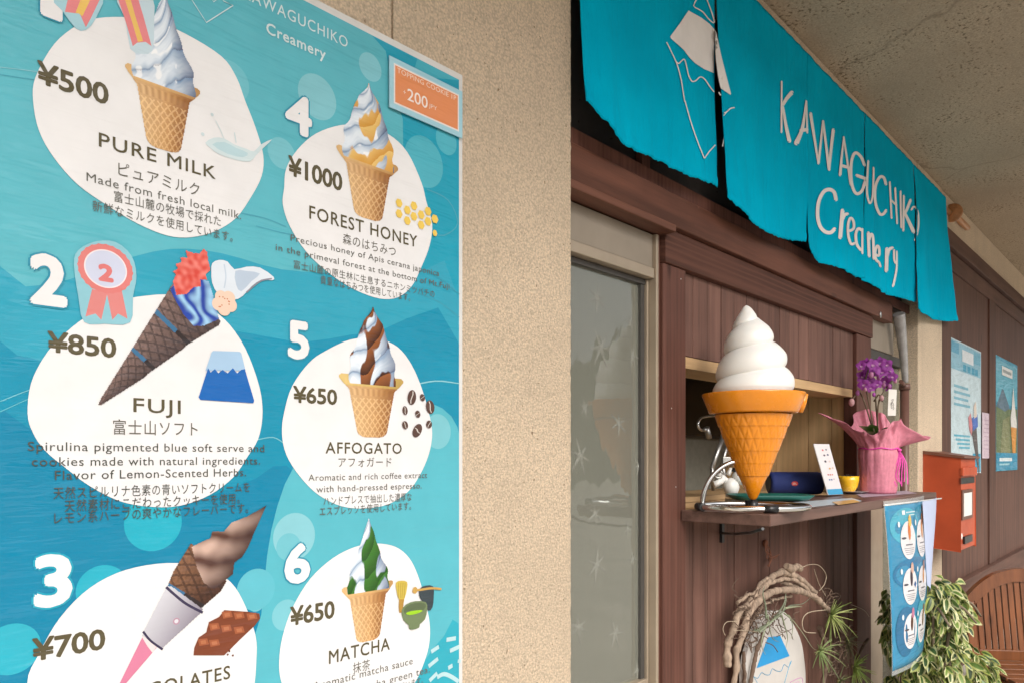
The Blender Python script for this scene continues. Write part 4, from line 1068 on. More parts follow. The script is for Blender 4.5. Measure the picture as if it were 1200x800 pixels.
drape_poly(m, D([(238, 88), (165, 195), (95, 290), (100, 306), (150, 350), (200, 395), (245, 455), (290, 500), (360, 545), (436, 576), (437, 470), (437, 360), (441, 320), (441, 236), (400, 190), (340, 145)]))
drape_poly(m, D([(443, 238), (455, 258), (490, 425), (530, 585), (570, 735), (565, 746), (488, 694), (476, 640), (466, 588), (452, 470), (444, 340)]))
brush(m, D([(306, -8), (276, 50), (310, 76), (350, 100), (388, 148), (432, 186), (436, 160), (410, 80), (376, -8)]), 1.3, sm=2)
brush(m, D([(65, 335), (100, 405), (140, 492), (168, 580), (186, 670), (206, 800)])+E_([(125, 75), (150, 165), (182, 260), (216, 345)]), 1.2, sm=3)
brush(m, E_([(216, 345), (240, 312), (268, 282)]), 1.2, sm=0)
brush(m, D([(140, 490), (160, 502), (182, 482), (204, 470), (220, 520), (236, 592), (262, 640), (292, 636), (326, 608), (360, 622), (400, 678), (434, 722)]), 1.3, sm=4)
brush(m, D([(474, 730), (486, 748)]), 1.6, sm=0); brush(m, E_([(306, 132), (320, 128), (338, 112), (358, 108)]), 1.2, sm=4); brush(m, E_([(306, 146), (318, 130)]), 1.2, sm=0); brush(m, E_([(310, 240), (302, 290)]), 1.0, sm=0)
m.build('emblem', M_CWHITE, noren)
# rod with its turned end
rx1 = XU(1118, YN-0.004); zr = ztop_n-0.045
rod = thing('curtain_rod', 'bamboo curtain rod with a round turned end above the far column', 'curtain rod', (rx1, YN, zr))
m = MB(); m.tube([(xt0-0.0, YN+0.018, zr), (rx1+0.02, YN+0.018, zr)], 0.015, 14); m.build('pole', M_ROD, rod)
m = MB(); a_ = Vector((rx1-0.01, YN+0.004, zr)); 
def xlathe(mb, o, prof, n=28):                        # turned about the X axis
    b = len(mb.v)
    for (r, x) in prof:
        for k in range(n): q = 2*pi*k/n; mb.v.append(Vector((o.x+x, o.y+r*cos(q), o.z+r*sin(q))))
    for i in range(len(prof)-1):
        for k in range(n): k2 = (k+1) % n; mb.face((b+i*n+k, b+i*n+k2, b+(i+1)*n+k2, b+(i+1)*n+k), None, True)
    mb.face([b+k for k in range(n)]); mb.face([b+(len(prof)-1)*n+k for k in range(n)])
xlathe(m, a_, [(0.012, -0.004), (0.028, -0.004), (0.031, -0.001), (0.048, -0.001), (0.055, 0.004), (0.055, 0.016), (0.050, 0.021), (0.02, 0.022)])
m.build('end_disc', M_ROD, rod)
m = MB(); xlathe(m, a_, [(0.015, 0.0225), (0.018, 0.03), (0.019, 0.40), (0.015, 0.42)], 18); m.build('end_peg', M_ROD, rod)

# ================================================================== the soft ice lamp on the counter
TC = 2.235
pc_ = PT(882.5, HZ, TC); cx, cy = pc_.x, pc_.y
px_m = F/TC
zy = lambda v: ZC+(HZ-v)/px_m
R_ = lambda px: px/px_m
lamp = thing('ice_cream_lamp', 'large white soft ice swirl in an orange plastic cone on a chrome stand', 'ice cream display', (cx, cy, ZT))
# helical swirl
zb_, zt_ = zy(462), zy(358)
def envr(h):
    return R_(pl(h, [(0, 45.5), (.10, 46.5), (.22, 45), (.34, 40.5), (.46, 37), (.58, 31), (.68, 26.5), (.76, 22), (.84, 15), (.92, 8.6), (.965, 5.5), (.99, 2.8), (1, .3)]))
m = MB(); nz_, nth = 150, 72
dirv = atan2(-FWD.y, -FWD.x)                           # angle facing the viewer
def sw_fn(a, b):
    th = a*2*pi; ph = (th-dirv)/(2*pi)
    h = b
    turns = 3.25*h+0.35*h*h
    p = turns-ph+0.10
    f = p-floor(p)
    lobe = (sin(pi*f)**0.55)
    depth = R_(7.0)*(1-max(0, (h-.70)/.30))*min(1, (h+.02)/.06)
    r = envr(h)-depth*(1-lobe)
    lx = -R_(8)*max(0, h-.45)/.55
    return (cx+RGT.x*lx+r*cos(th), cy+RGT.y*lx+r*sin(th), zb_-0.01+(zt_-zb_+0.01)*h)
m.grid(sw_fn, nth, nz_); m.build('swirl', M_WHITE, lamp)
m = MB()
zr0, zr1 = zy(484), zy(461)
m.lathe(cx, cy, [(R_(50), zr1-0.012), (R_(53), zr1-0.012), (R_(54), zr1), (R_(58.2), zr1), (R_(58.4), zr1-0.004), (R_(50.5), zr0+0.003), (R_(49.5), zr0), (R_(43), zr0-0.001)], 64, cap=False)
m.build('rim', M_ORANGE, lamp)
m = MB()                                               # the pinched seam lug on the rim
lug = Vector((cx, cy, 0))+RGT*R_(53)-FWD*R_(6)
m.tube([lug+Vector((0, 0, zr0+0.002)), lug+RGT*0.006+Vector((0, 0, (zr0+zr1)/2)), lug+RGT*0.010+Vector((0, 0, zr1-0.001))], [0.008, 0.012, 0.014], 10)
m.build('rim_lug', M_ORANGE, lamp)
# cone with stepped diamond bands
zt_c, zs_c, ztip = zy(486), zy(557), zy(584.5)
m = MB(); NB, NF = 5, 22
def cone_fn(a, b):
    th = a*2*pi; z = zt_c+(zs_c-zt_c)*b; r = R_(43.5+(17-43.5)*b)
    s = (b*NB) % 1.0 if b < 1 else 1.0; k = floor(min(b, .9999)*NB)
    t1 = abs(((NF*a+s*.5+k*.5) % 1)-.5)*2; t2 = abs(((NF*a-s*.5+k*.5) % 1)-.5)*2
    e = min(t1, t2)                                   # embossed lozenges, each band stepping out over the next
    r *= 1+.022*s-.010+.018*min(1, e*2.2)
    return (cx+r*cos(th), cy+r*sin(th), z)
m.grid(cone_fn, 264, 100)
m.lathe(cx, cy, [(R_(16.2), zs_c+0.001), (R_(16.2), zs_c-0.002), (R_(5), ztip+0.006), (R_(3), ztip), (R_(1), ztip-0.002)], 40)
m.build('cone', M_ORANGE, lamp)
# chrome loop lying on the counter
m = MB(); zlp = ZT+0.0125; NP = 56
loop = []
for k in range(NP):
    q = 2*pi*k/NP; loop.append(Vector((cx, cy, zlp))+RGT*(R_(63)*cos(q)-R_(2))+FWD*(0.125*sin(q)-0.01))
m.tube(loop+[loop[0]], 0.0085, 10, cap=False); m.build('base_loop', M_CHROME, lamp)
m = MB(); p0 = Vector((cx, cy, 0))-RGT*R_(60)-FWD*0.005
arc = [p0+Vector((0, 0, zlp))]+[p0+RGT*R_(45)*(1-cos(q))+Vector((0, 0, zlp+(zy(540)-zlp)*sin(q))) for q in [pi/2*k/12 for k in range(1, 13)]]
m.tube(smooth(arc, 3), 0.0075, 10); m.build('support_arc', M_CHROME, lamp)
m = MB(); pe = arc[-1]; m.tube([pe-Vector((0, 0, 0.014)), pe+Vector((0, 0, 0.010))], 0.008, 10); m.ball(pe+RGT*0.006, 0.010); m.build('support_joint', M_STEEL, lamp)
for (q, du) in ((-1.50, 0), (1.35, 0), (-3.0, 0)):
    pq = Vector((cx, cy, zlp))+RGT*(R_(63)*cos(q)-R_(2))+FWD*(0.125*sin(q)-0.01); tg = (RGT*-sin(q)*R_(63)+FWD*0.125*cos(q)).normalized()
    m = MB(); m.tube([pq-tg*0.019, pq+tg*0.019], 0.0115, 12); m.build('clip', M_BLACK, lamp)
m = MB(); m.tube([Vector((cx, cy, ztip)), Vector((cx, cy, ZT+0.001))], [0.007, 0.02], 12); m.build('foot_socket', M_BLACK, lamp)
# ================================================================== inside the hatch and on the counter
def flat_box(mb, o, ax, up, th, c=None):              # thin upright slab: corner, width vector, height vector, thickness
    n = ax.cross(up).normalized()*th; mb.obox(o, ax, n, up, c)
m = MB(); a = P(806, 432, 1.77); b = P(850, 514, 1.77); m.box(a.x-0.10, b.x, 1.765, 1.795, b.z, a.z+0.01)
scr = thing('monitor', 'black flat screen on the back wall behind the orange cone', 'screen', ((a.x+b.x)/2, 1.78, b.z))
m.build('casing', M_BLACK, scr, bevel=0.004)
m = MB(); m.box(a.x-0.09, b.x-0.01, 1.7635, 1.765, b.z+0.012, a.z); m.build('display', M_SCREEN, scr)
# curved chrome tap in the dark
tp = thing('chrome_tap', 'thin curved chrome tap in the dark behind the cone', 'tap', P(824, 514, 1.5))
m = MB(); m.tube(smooth([P(u, v, 1.5) for u, v in ((842, 486), (832, 487), (822, 489), (818, 495), (819, 501), (823, 504))], 4), 0.0055, 8); m.build('spout', M_CHROME, tp)
m = MB(); m.tube([P(828, 500, 1.5), P(831, 513, 1.5)], 0.012, 8); m.ball(P(826, 503, 1.5), 0.010); m.build('valve', M_STEEL, tp)
# dark leaning frame with a pale clip
st = thing('leaning_stand', 'dark metal frame leaning behind the chrome arc', 'stand', P(842, 572, 1.42))
m = MB()
for (a, b, r) in (((848, 508), (834, 548), .010), ((853, 516), (846, 545), .008), ((834, 545), (836, 574), .008), ((846, 543), (852, 572), .008)): m.tube([P(*a, 1.42), P(*b, 1.42)], r, 8)
m.build('legs', M_STEEL, st)
m = MB(); a = P(846, 545, 1.42); flat_box(m, a, RGT*0.07, Vector((0, 0, 0.035)), 0.01); m.build('clamp', M_STEEL, st, bevel=0.003)
# timber offcuts stacked at the left end
for k, (v0, v1, dx) in enumerate(((588.5, 594.5, 0), (581.5, 587.6, 0.01))):
    m = MB(); z0, z1 = P(806, v1 if k else 595.5, 1.20).z, P(806, v0, 1.20).z
    z0 = ZT-0.001 if k == 0 else zprev+0.001; z1 = z0+0.017; zprev = z1
    m.box(XB_+0.006+dx, XB_+0.30, 1.16, 1.34-0.05*k, z0, z1)
    tag(m.build('pine_offcut', M_PLYX, bevel=0.002), ('lower' if k == 0 else 'upper')+' pine offcut lying at the left end of the hatch counter', 'timber')
# small white toy
tq = 2.85
fg = thing('toy_figure', 'small white toy animal figure lying behind the chrome stand', 'figurine', PT(856, 582, tq))
m = MB(); s_ = tq/F
def q_(u, v, dt=0): return PT(u, v, tq+dt)
m.ball(q_(857, 570), 11*s_, 9*s_, 11*s_, 14, 10); m.ball(q_(866, 558), 9*s_, 8*s_, 8*s_, 14, 10); m.ball(q_(870, 564, -.01), 5*s_, 5*s_, 4*s_)
m.tube([q_(853, 566), q_(846, 559), q_(842, 554)], [5*s_, 4*s_, 4*s_], 8); m.tube([q_(848, 560), q_(840, 566), q_(836, 567)], [5*s_, 4*s_, 4.5*s_], 8); m.tube([q_(853, 576), q_(862, 580)], [6*s_, 5*s_], 8)
m.tube([q_(853, 556), q_(857, 548)], [3*s_, 2*s_], 8)
m.build('body', M_WPLASTIC, fg)
m = MB()
ringc = q_(842, 555, -.01); m.tube([ringc+(RGT*cos(k*pi/8)+Vector((0, 0, 1))*sin(k*pi/8))*4.5*s_ for k in range(17)], 1.2*s_, 6); m.build('arm_ring', M_STEEL, fg)
m = MB(); m.ball(q_(862, 550, .0), 6*s_, 5*s_, 3*s_); m.build('ear', M_BLACK, fg)
m = MB(); m.ball(q_(870, 561.5, -.016), 3*s_, 1.5*s_, 1.2*s_); m.build('mouth', M_ORANGE, fg)
# green tray
m = MB(); tc = PT(902, HZ, 2.72)
prof = [(0.55, 0.0), (0.86, 0.003), (1.0, 0.020), (0.985, 0.021), (0.85, 0.008), (0.0, 0.006)]
o = 0; nT = 48
for (r, z) in prof:
    for k in range(nT):
        q = 2*pi*k/nT; cxq, sq = cos(q), sin(q); sgn = lambda t: (1 if t >= 0 else -1)*abs(t)**0.55
        m.v.append(tc*1+Vector((0, 0, ZT+0.002+z-ZC))+RGT*(0.148*r*sgn(cxq))+FWD*(0.10*r*sgn(sq)))
for i in range(len(prof)-1):
    for k in range(nT): k2 = (k+1) % nT; m.face((i*nT+k, i*nT+k2, (i+1)*nT+k2, (i+1)*nT+k), None, True)
m.face([k for k in range(nT)][::-1])
tag(m.build('serving_tray', M_GREEN), 'dark green serving tray on the counter behind the cone tip', 'tray')
# blue speaker
ts = 3.12; sp0 = PT(900.5, 565, ts); sp1 = PT(962, 565, ts); rS = 13.2*ts/F
spc = thing('portable_speaker', 'navy blue cylindrical portable speaker lying on the counter', 'speaker', Vector(((sp0.x+sp1.x)/2, (sp0.y+sp1.y)/2, ZT)))
zz = Vector((0, 0, ZT+rS+0.003-sp0.z)); sp0 += zz; sp1 += zz
m = MB(); m.tube([sp0.lerp(sp1, t) for t in (0, .02, .06, .5, .94, .98, 1)], [rS*.8, rS*.95, rS, rS, rS, rS*.95, rS*.8], 28); m.build('body', M_NAVY, spc)
m = MB(); m.tube([sp0-RGT*0.002, sp0+RGT*0.004], rS*0.70, 24); m.build('end_cap', M_BLACK, spc); m = MB(); m.tube([sp1-RGT*0.004, sp1+RGT*0.002], rS*0.70, 24); m.build('end_cap', M_BLACK, spc)
m = MB(); bc = sp0.lerp(sp1, 0.42)-FWD*(rS+0.0012)
m.poly([bc+RGT*0.0135*cos(2*pi*k/24)+Vector((0, 0, 0.0095*sin(2*pi*k/24))) for k in range(24)], lin('d8301f')); m.build('badge', M_MATTE, spc)
m = MB(); vs, fs = text_geo('JBL'); xa = max(v.x for v in vs); ya = max(v.y for v in vs)
m.add([bc-FWD*0.0006+RGT*((v.x/xa-0.5)*0.018)+Vector((0, 0, (v.y/ya-0.5)*0.008)) for v in vs], fs, lin('f4e6e0')); m.build('badge_lettering', M_MATTE, spc)
# leaning menu card
Yc = 1.075
cd = thing('menu_card', 'narrow white menu card with coloured icons leaning on the counter', 'menu card', P(975, 580, Yc))
CP = lambda a, b, dy=0: (lambda tl, tr, bl_, br: tl.lerp(tr, a).lerp(bl_.lerp(br, a), b)+Vector((0, dy, 0)))(P(953.5, 519.5, Yc+.02), P(971.5, 519.8, Yc+.02), P(970.5, 579.5, Yc), P(988, 578.5, Yc))
m = MB(); m.prism([CP(0, 0), CP(1, 0), CP(1, 1), CP(0, 1)], (0, 0.003, 0), lin('e9e6e6')); m.build('board', M_MATTE, cd)
m = MB(); m.poly([CP(.02, .885, -.0008), CP(.99, .885, -.0008), CP(.99, .995, -.0008), CP(.02, .995, -.0008)], lin('3aa6d2'))
for k, (a, b, c, r) in enumerate(((.45, .12, 'd0473f', .055), (.68, .11, '444a60', .05), (.46, .22, '5d4a58', .06), (.70, .21, '4a5a78', .06), (.42, .34, '3d3f4d', .07), (.70, .34, 'dcc9c0', .06), (.58, .48, 'dba43a', .06), (.78, .47, 'd9b9a0', .05), (.36, .60, 'c4535a', .05), (.50, .60, 'd06a5c', .05), (.64, .60, 'd9847a', .05), (.36, .70, '5577b0', .05), (.50, .70, '4d67a6', .05), (.66, .69, 'bb9aa8', .04))):
    ctr = CP(a, b, -.0009); e1_ = (CP(1, b)-CP(0, b))*r; e2_ = (CP(a, 1)-CP(a, 0))*r*.32
    m.poly([ctr+e1_*cos(2*pi*q/10)+e2_*sin(2*pi*q/10) for q in range(10)], lin(c))
m.build('icons', M_MATTE, cd)
# saucer and yellow cup
tcup = 3.24; cc = PT(994.5, HZ, tcup); s_ = tcup/F
m = MB(); m.lathe(cc.x-0.006*RGT.x+0.02*RGT.x, cc.y+0.02*RGT.y, [(0.02, ZT+0.002), (0.035, ZT+0.004), (0.062, ZT+0.011), (0.064, ZT+0.012), (0.036, ZT+0.009), (0.0, ZT+0.008)], 36, cap=False)
tag(m.build('saucer', M_WPLASTIC), 'flat white saucer under the yellow cup', 'saucer')
cu = thing('coffee_cup', 'small yellow cup filled with dark beans standing on a saucer', 'cup', (cc.x, cc.y, ZT+0.010))
m = MB(); z0 = ZT+0.010; m.lathe(cc.x, cc.y, [(0.022, z0), (0.026, z0+0.002), (0.036, z0+0.022), (0.0415, z0+0.045), (0.0425, z0+0.066), (0.040, z0+0.066), (0.039, z0+0.045), (0.03, z0+0.02)], 32, cap=False); m.build('bowl', M_YELLOW, cu)
m = MB(); 
for k in range(60):
    a = random.uniform(0, 2*pi); r = 0.036*sqrt(random.random()); m.ball((cc.x+r*cos(a), cc.y+r*sin(a), z0+0.062+random.uniform(0, .012)*(1-r/.04)), 0.0055, 0.004, 0.0035, 6, 4)
m.build('beans', M_SOIL, cu)
# papers on the counter
def paper(pts, z, c, name, label, cat, art=None):
    pp = [PT(u, v, (ZC-z)*F/(v-HZ)) for u, v in pts]
    m = MB(); m.prism(pp, (0, 0, 0.0008), lin(c))
    return tag(m.build(name, M_MATTE), label, cat)
paper([(930, 588), (998, 583), (1010, 586.5), (935, 595.5)], ZT+0.001, 'c5ced6', 'leaflet', 'pale blue grey leaflet lying flat on the counter beside the chrome ring', 'leaflet')
paper([(975, 587.6), (1000, 585), (1008, 587.5), (982, 591)], ZT+0.003, 'd9a868', 'leaflet', 'small tan leaflet lying on the pale leaflet', 'leaflet')
paper([(1003, 578.5), (1062, 574.5), (1074, 577.5), (1010, 582)], ZT+0.001, 'b7a3b4', 'leaflet', 'mauve leaflet under the wrapped orchid pot', 'leaflet')
# wrapped orchid
tw = 3.24; wc = PT(1029.5, HZ, tw); s_ = tw/F
pot = thing('orchid_gift', 'purple orchid in a pot wrapped with pink paper and a ribbon', 'potted flower', (wc.x, wc.y, ZT+0.002))
wx, wy = wc.x, wc.y
vw = -FWD; va = atan2(vw.y, vw.x)
hz_ = 52*s_
def wrap(a, b):
    th = a*2*pi; ph = th-va; c_ = cos(ph); sd = -sin(ph)     # c_ toward viewer, sd toward the right of the picture
    sd = (Vector((cos(th), sin(th), 0))).dot(RGT)
    pleat = 0.010*(abs(noise.noise(Vector((cos(th)*2.9, sin(th)*2.9, b*1.3))))-.25)-0.006*abs(noise.noise(Vector((cos(th)*4.5+3, sin(th)*4.5, b*4+2))))+0.0035*noise.noise(Vector((cos(th)*7, sin(th)*7, b*3)))
    if b < .5:
        k = b/.5; r = (19.5+3.0*k-1.6*max(0, (k-.85)/.15)-2*max(0, .1-k)*5)*s_+pleat*(.25+k*.4); z = hz_*k
    else:
        k = (b-.5)/.5
        phi = math.degrees(atan2(sd, c_))
        def lobe(c0, wd): d_ = (phi-c0+180) % 360-180; return math.exp(-(d_/wd)**2)
        lf, rt_, bk, fr_, f2 = lobe(-96, 24), lobe(84, 26), lobe(172, 48), lobe(22, 30), lobe(-40, 26)
        reach = (10+34*lf+28*rt_+8*bk-3*fr_+7*f2)*s_; rise = (15+27*lf-5*rt_+34*bk+19*fr_+2*f2)*s_
        r = 20.5*s_+reach*k**1.25+pleat*(1+2.2*k); z = hz_+rise*k**0.85+0.006*k*sin(th*7+1)+0.004*k*sin(th*13)
    return (wx+r*cos(th), wy+r*sin(th), ZT+0.003+z)
m = MB(); m.grid(wrap, 160, 40); m.build('wrapper', M_PINK, pot, solid=0.0008)
m = MB(); ring_ = [Vector((wx+21.6*s_*cos(k*2*pi/40), wy+21.6*s_*sin(k*2*pi/40), ZT+hz_+0.002+0.003*sin(k*.9))) for k in range(41)]
m.tube(ring_, 0.0028, 6)
kp = PT(1046, 527, tw)-FWD*(15*s_)
m.ball(kp, 0.012, 0.010, 0.008)
for k in range(7):
    x0 = (k-3)*2.0; pth = [kp, PT(1046+x0*.8, 540, tw)-FWD*(17*s_+k*.002), PT(1044+x0*1.7, 556, tw)-FWD*(18*s_), PT(1046+x0*1.5+2*sin(k), 566+3*sin(k*2.1), tw)-FWD*(18*s_)]
    pth = smooth(pth, 5); o = len(m.v); n = len(pth)
    for p in pth: m.v += [p-RGT*0.0022, p+RGT*0.0022+FWD*0.001]
    for i in range(n-1): m.face((o+2*i, o+2*i+2, o+2*i+3, o+2*i+1), None, True)
m.build('ribbon', M_RIBBON, pot)
# leaves, stems, flowers
m = MB()
def leafblade(mb, base, tip, wdt, c1, c2, n=8, sag=0.01, up=Vector((0, 0, 1))):
    base, tip = Vector(base), Vector(tip); ax = tip-base; sd = ax.cross(up).normalized() if ax.cross(up).length > 1e-6 else Vector((1, 0, 0)); nn = sd.cross(ax).normalized()
    o = len(mb.v)
    for i in range(n+1):
        t = i/n; w_ = wdt*sin(pi*min(1, t*0.93+.04))**.8; p = base+ax*t+nn*(sag*sin(pi*t))
        mb.v += [p-sd*w_+nn*w_*.25, p, p+sd*w_+nn*w_*.25]
    for i in range(n):
        for k in (0, 1): a = o+3*i+k; mb.face((a, a+1, a+4, a+3), mix(c1, c2, i/n), True)
g1, g2 = lin('3d6b2c'), lin('6b9a48')
for (a, b, w_) in (((1022, 510), (1006, 499), .022), ((1026, 512), (1020, 497), .02), ((1034, 512), (1044, 500), .018), ((1028, 514), (1012, 506), .022)): leafblade(m, PT(*a, tw+.02), PT(*b, tw-.04), w_, g1, g2)
m.build('leaves', M_LEAF, pot)
m = MB()
for pts in ([(1026, 515), (1018, 470), (1014, 448), (1018, 432)], [(1030, 515), (1026, 465), (1028, 445), (1034, 428)], [(1022, 500), (1012, 468), (1006, 460), (997, 470)], [(1028, 500), (1030, 470), (1040, 452), (1046, 445)], [(1024, 470), (1030, 462), (1034, 470)]):
    m.tube(smooth([PT(u, v, tw+random.uniform(-.02, .02)) for u, v in pts], 5), 0.0032, 6, lin('5b4a35'))
m.build('stems', M_ATTR, pot)
pet = [lin('8a2a8c'), lin('a04aa4'), lin('671a6a')]
def orchid(c, r, face):
    mb = MB(); face = Vector(face).normalized(); sx = face.cross(Vector((0, 0, 1))).normalized(); sy = sx.cross(face)
    rt = random.uniform(-.5, .5)
    for k in range(5):
        a = rt+pi/2+k*2*pi/5; d = sx*cos(a)+sy*sin(a); wd = r*(.52 if k in (1, 4) else .36)
        leafblade(mb, c+d*r*.08, c+d*r+face*r*random.uniform(-.15, .25), wd, pet[1] if random.random() > .4 else pet[0], pet[0], 6, r*.12, face)
    for k in range(3):
        a = rt-pi/2+(k-1)*.6; d = sx*cos(a)+sy*sin(a); leafblade(mb, c+face*r*.1, c+d*r*.42+face*r*.32, r*.16, lin('d9a0c8'), pet[2], 4, r*.05, face)
    return mb
for (u, v, r) in ((1009, 428, 6), (1028, 433, 6.5), (1042, 434, 6), (1016, 436, 6.5), (1020, 454, 6), (1028, 450, 6), (1040, 453, 5.5), (1014, 426, 7.5), (1022, 427, 7.5), (1031, 425, 8), (1039, 427, 7), (1010, 441, 7.5), (1018, 447, 8), (1012, 450, 7), (1033, 436, 7), (1037, 446, 7), (1046, 441, 6), (1024, 436, 6.5)):
    c = PT(u, v, tw+random.uniform(-.035, .035)); orchid(c, r*s_*1.0, -FWD+RGT*random.uniform(-.6, .5)+Vector((0, 0, random.uniform(-.35, .3)))).build('blossom', M_PETAL, pot)
for (u, v, r) in ((1021, 439, 3.4), (1030, 442, 3.4), (1036, 451, 3), (1014, 456, 2.4), (1005, 460, 3), (998, 471, 4.2), (1042, 452, 2.6), (1049, 446, 2.6), (1024, 462, 2.4), (1033, 466, 3.2)):
    m = MB(); c = PT(u, v, tw+random.uniform(-.04, .01)); m.ball(c, r*s_*.8, r*s_*.8, r*s_*1.1, 9, 7, mix(lin('c79a9a'), lin('b04ab0'), random.random())); m.build('bud', M_PETAL, pot)
tg = thing('gift_tag', 'upright white gift tag stuck in the orchid wrapping', 'tag', PT(1044, 487, tw-.03))
TG = lambda a, b, d=0: PT(1040.3+a*9.5+(1-b)*1.2, 455.5+b*31, tw-.03-d)
m = MB(); m.prism([TG(0, 0), TG(1, 0.02), TG(1, 1), TG(0, 1)], FWD*0.0012, lin('e7e1d8')); m.build('card', M_MATTE, tg)
m = MB()
for pts in ([(.35, .42), (.62, .38), (.5, .5), (.3, .6)], [(.3, .55), (.6, .52), (.72, .62)], [(.45, .46), (.42, .72), (.6, .68)], [(.55, .6), (.75, .72), (.6, .78)]): m.tube(smooth([TG(a, b, .002) for a, b in pts], 4), 0.0007, 5, lin('55504c'))
m.build('handwriting', M_ATTR, tg)

# ================================================================== under and beside the counter
br = thing('wall_bracket', 'black iron peg bracket on the planks under the counter', 'bracket', P(846, 634, 1.15))
m = MB(); m.box(P(844.6, 0, 1.15).x, P(847.4, 0, 1.15).x, 1.145, 1.1545, P(846, 635, 1.15).z, P(846, 613, 1.15).z); m.build('plate', M_BLACK, br)
m = MB(); m.tube([P(846, 624, 1.146), PT(862, 625, 2.16), PT(880, 623.5, 2.06), PT(894, 619, 1.98)], 0.0042, 8); m.build('peg', M_BLACK, br)
hk = thing('wire_hook', 'rusty twisted wire hook on the planks above the driftwood wreath', 'hook', P(900, 660, 1.14))
m = MB(); m.ball(P(897, 636, 1.148), 0.014, 0.010, 0.014, 8, 6)
for k in range(7):
    a = random.uniform(0, 6.3); m.tube(smooth([P(897, 634+random.uniform(-3, 5), 1.143), P(900+3*sin(a), 645, 1.135), P(903+4*cos(a), 654+3*sin(a), 1.13), P(906+7*cos(a*2), 656+9*sin(a*1.7), 1.12)], 4), 0.0016, 5)
m.build('wire', plain('rusty_wire', (0.20, 0.07, 0.035), 0.7), hk)
# surfboard shaped sign
YB2 = 1.085
G = lambda pts: [(840+x/5.0, 640+y/5.0) for x, y in pts]
bd = thing('board_sign', 'white pointed oval sign board with blue mountain behind the driftwood wreath', 'sign', P(905, 850, YB2))
m = MB(); m.prism(smooth([P(u, v, YB2) for u, v in G([(340, 375), (400, 385), (450, 455), (495, 560), (516, 690), (520, 800), (510, 930), (470, 1080), (400, 1200), (310, 1210), (230, 1120), (180, 980), (160, 820), (165, 680), (195, 560), (240, 450), (290, 390)])], 5, True), (0, 0.016, 0), lin('cbc5bf')); m.build('board', M_MATTE, bd)
m = MB(); Y_ = YB2-.0009
m.poly([P(u, v, Y_) for u, v in G([(300, 530), (372, 522), (427, 640), (233, 712)])], lin('1c93cf'))
def bs(pts, r, c):
    m.tube(smooth([P(u, v, YB2-.0005) for u, v in G(pts)], 5), r, 5, lin(c))
bs([(216, 760), (240, 770), (262, 738), (285, 750), (310, 748), (325, 715), (350, 728), (378, 726), (395, 690), (420, 705), (438, 668)], .0011, '2f8fb8'); bs([(432, 672), (418, 720), (396, 800), (380, 860)], .0011, '4aa0c4'); bs([(216, 760), (236, 795), (246, 830)], .0011, '4aa0c4')
bs([(432, 792), (498, 768), (500, 830)], .0012, 'c77fb8'); bs([(452, 800), (480, 790), (480, 840)], .001, 'd9a0c4'); bs([(432, 792), (430, 850)], .0012, 'c77fb8')
m.build('printed_mark', M_MATTE, bd)
# driftwood wreath
wr = thing('driftwood_wreath', 'bent driftwood branch wreath hanging on the planks below the counter', 'wreath', P(895, 840, 1.04))
def rough(path, r, seed=0, amp=.006):
    pts = smooth(path, 18); return [p+Vector((noise.noise(p*22+Vector((seed, 0, 0))), noise.noise(p*22+Vector((0, seed, 0))), noise.noise(p*22+Vector((0, 0, seed)))))*amp for p in pts], [r*(1+.35*noise.noise(p*38+Vector((seed, 1, 2)))+.25*noise.noise(p*120)+.9*max(0, noise.noise(p*26+Vector((3, seed, 0)))-.35)) for p in pts]
W = lambda pts, y: [P(u, v, y) for u, v in G(pts)]
for k, (pts, y, r) in enumerate((([(62, 700), (70, 560), (130, 400), (200, 310), (268, 240), (330, 180), (392, 152), (430, 160)], 1.060, .0105), ([(95, 900), (115, 640), (160, 480), (222, 345), (300, 275), (400, 252), (500, 262), (580, 298), (652, 368)], 1.045, .0105),
        ([(390, 160), (450, 170), (520, 212), (572, 268)], 1.065, .010), ([(140, 420), (180, 370), (240, 300), (262, 220), (280, 195)], 1.075, .006), ([(380, 210), (440, 225), (520, 250)], 1.075, .0075), ([(120, 330), (170, 290), (215, 275), (255, 215), (300, 190)], 1.055, .0055), ([(205, 460), (230, 400), (290, 330), (360, 300), (430, 285)], 1.07, .005), ([(250, 260), (320, 215), (390, 190), (460, 200), (540, 260)], 1.06, .0065))):
    m = MB(); a, b = rough(W(pts, y), r*1.08, k*3.3); m.tube(a, b, 12); m.build('branch', M_BRANCH, wr)
m = MB()
for k, (pts, y, r) in enumerate((([(190, 820), (225, 640), (250, 560), (262, 500)], 1.07, .007), ([(640, 360), (740, 470), (790, 600), (800, 760), (770, 900)], 1.075, .008), ([(600, 480), (650, 600), (640, 700), (620, 800)], 1.085, .010), ([(885, 540), (850, 600), (825, 660), (800, 720)], 1.08, .0065), ([(160, 610), (160, 700), (165, 800), (160, 900)], 1.08, .006))):
    m = MB(); a, b = rough(W(pts, y), r, k*5.1+40); m.tube(a, b, 8); m.build('dark_branch', M_TWIG, wr)
m = MB(); a, b = rough(W([(408, 112), (440, 128), (470, 118), (488, 130)], 1.05), .0125, 77, .003); m.tube(a, b, 10); a, b = rough(W([(436, 128), (440, 165)], 1.052), .012, 9); m.tube(a, b, 10); m.build('stub', M_BRANCH, wr)
m = MB()
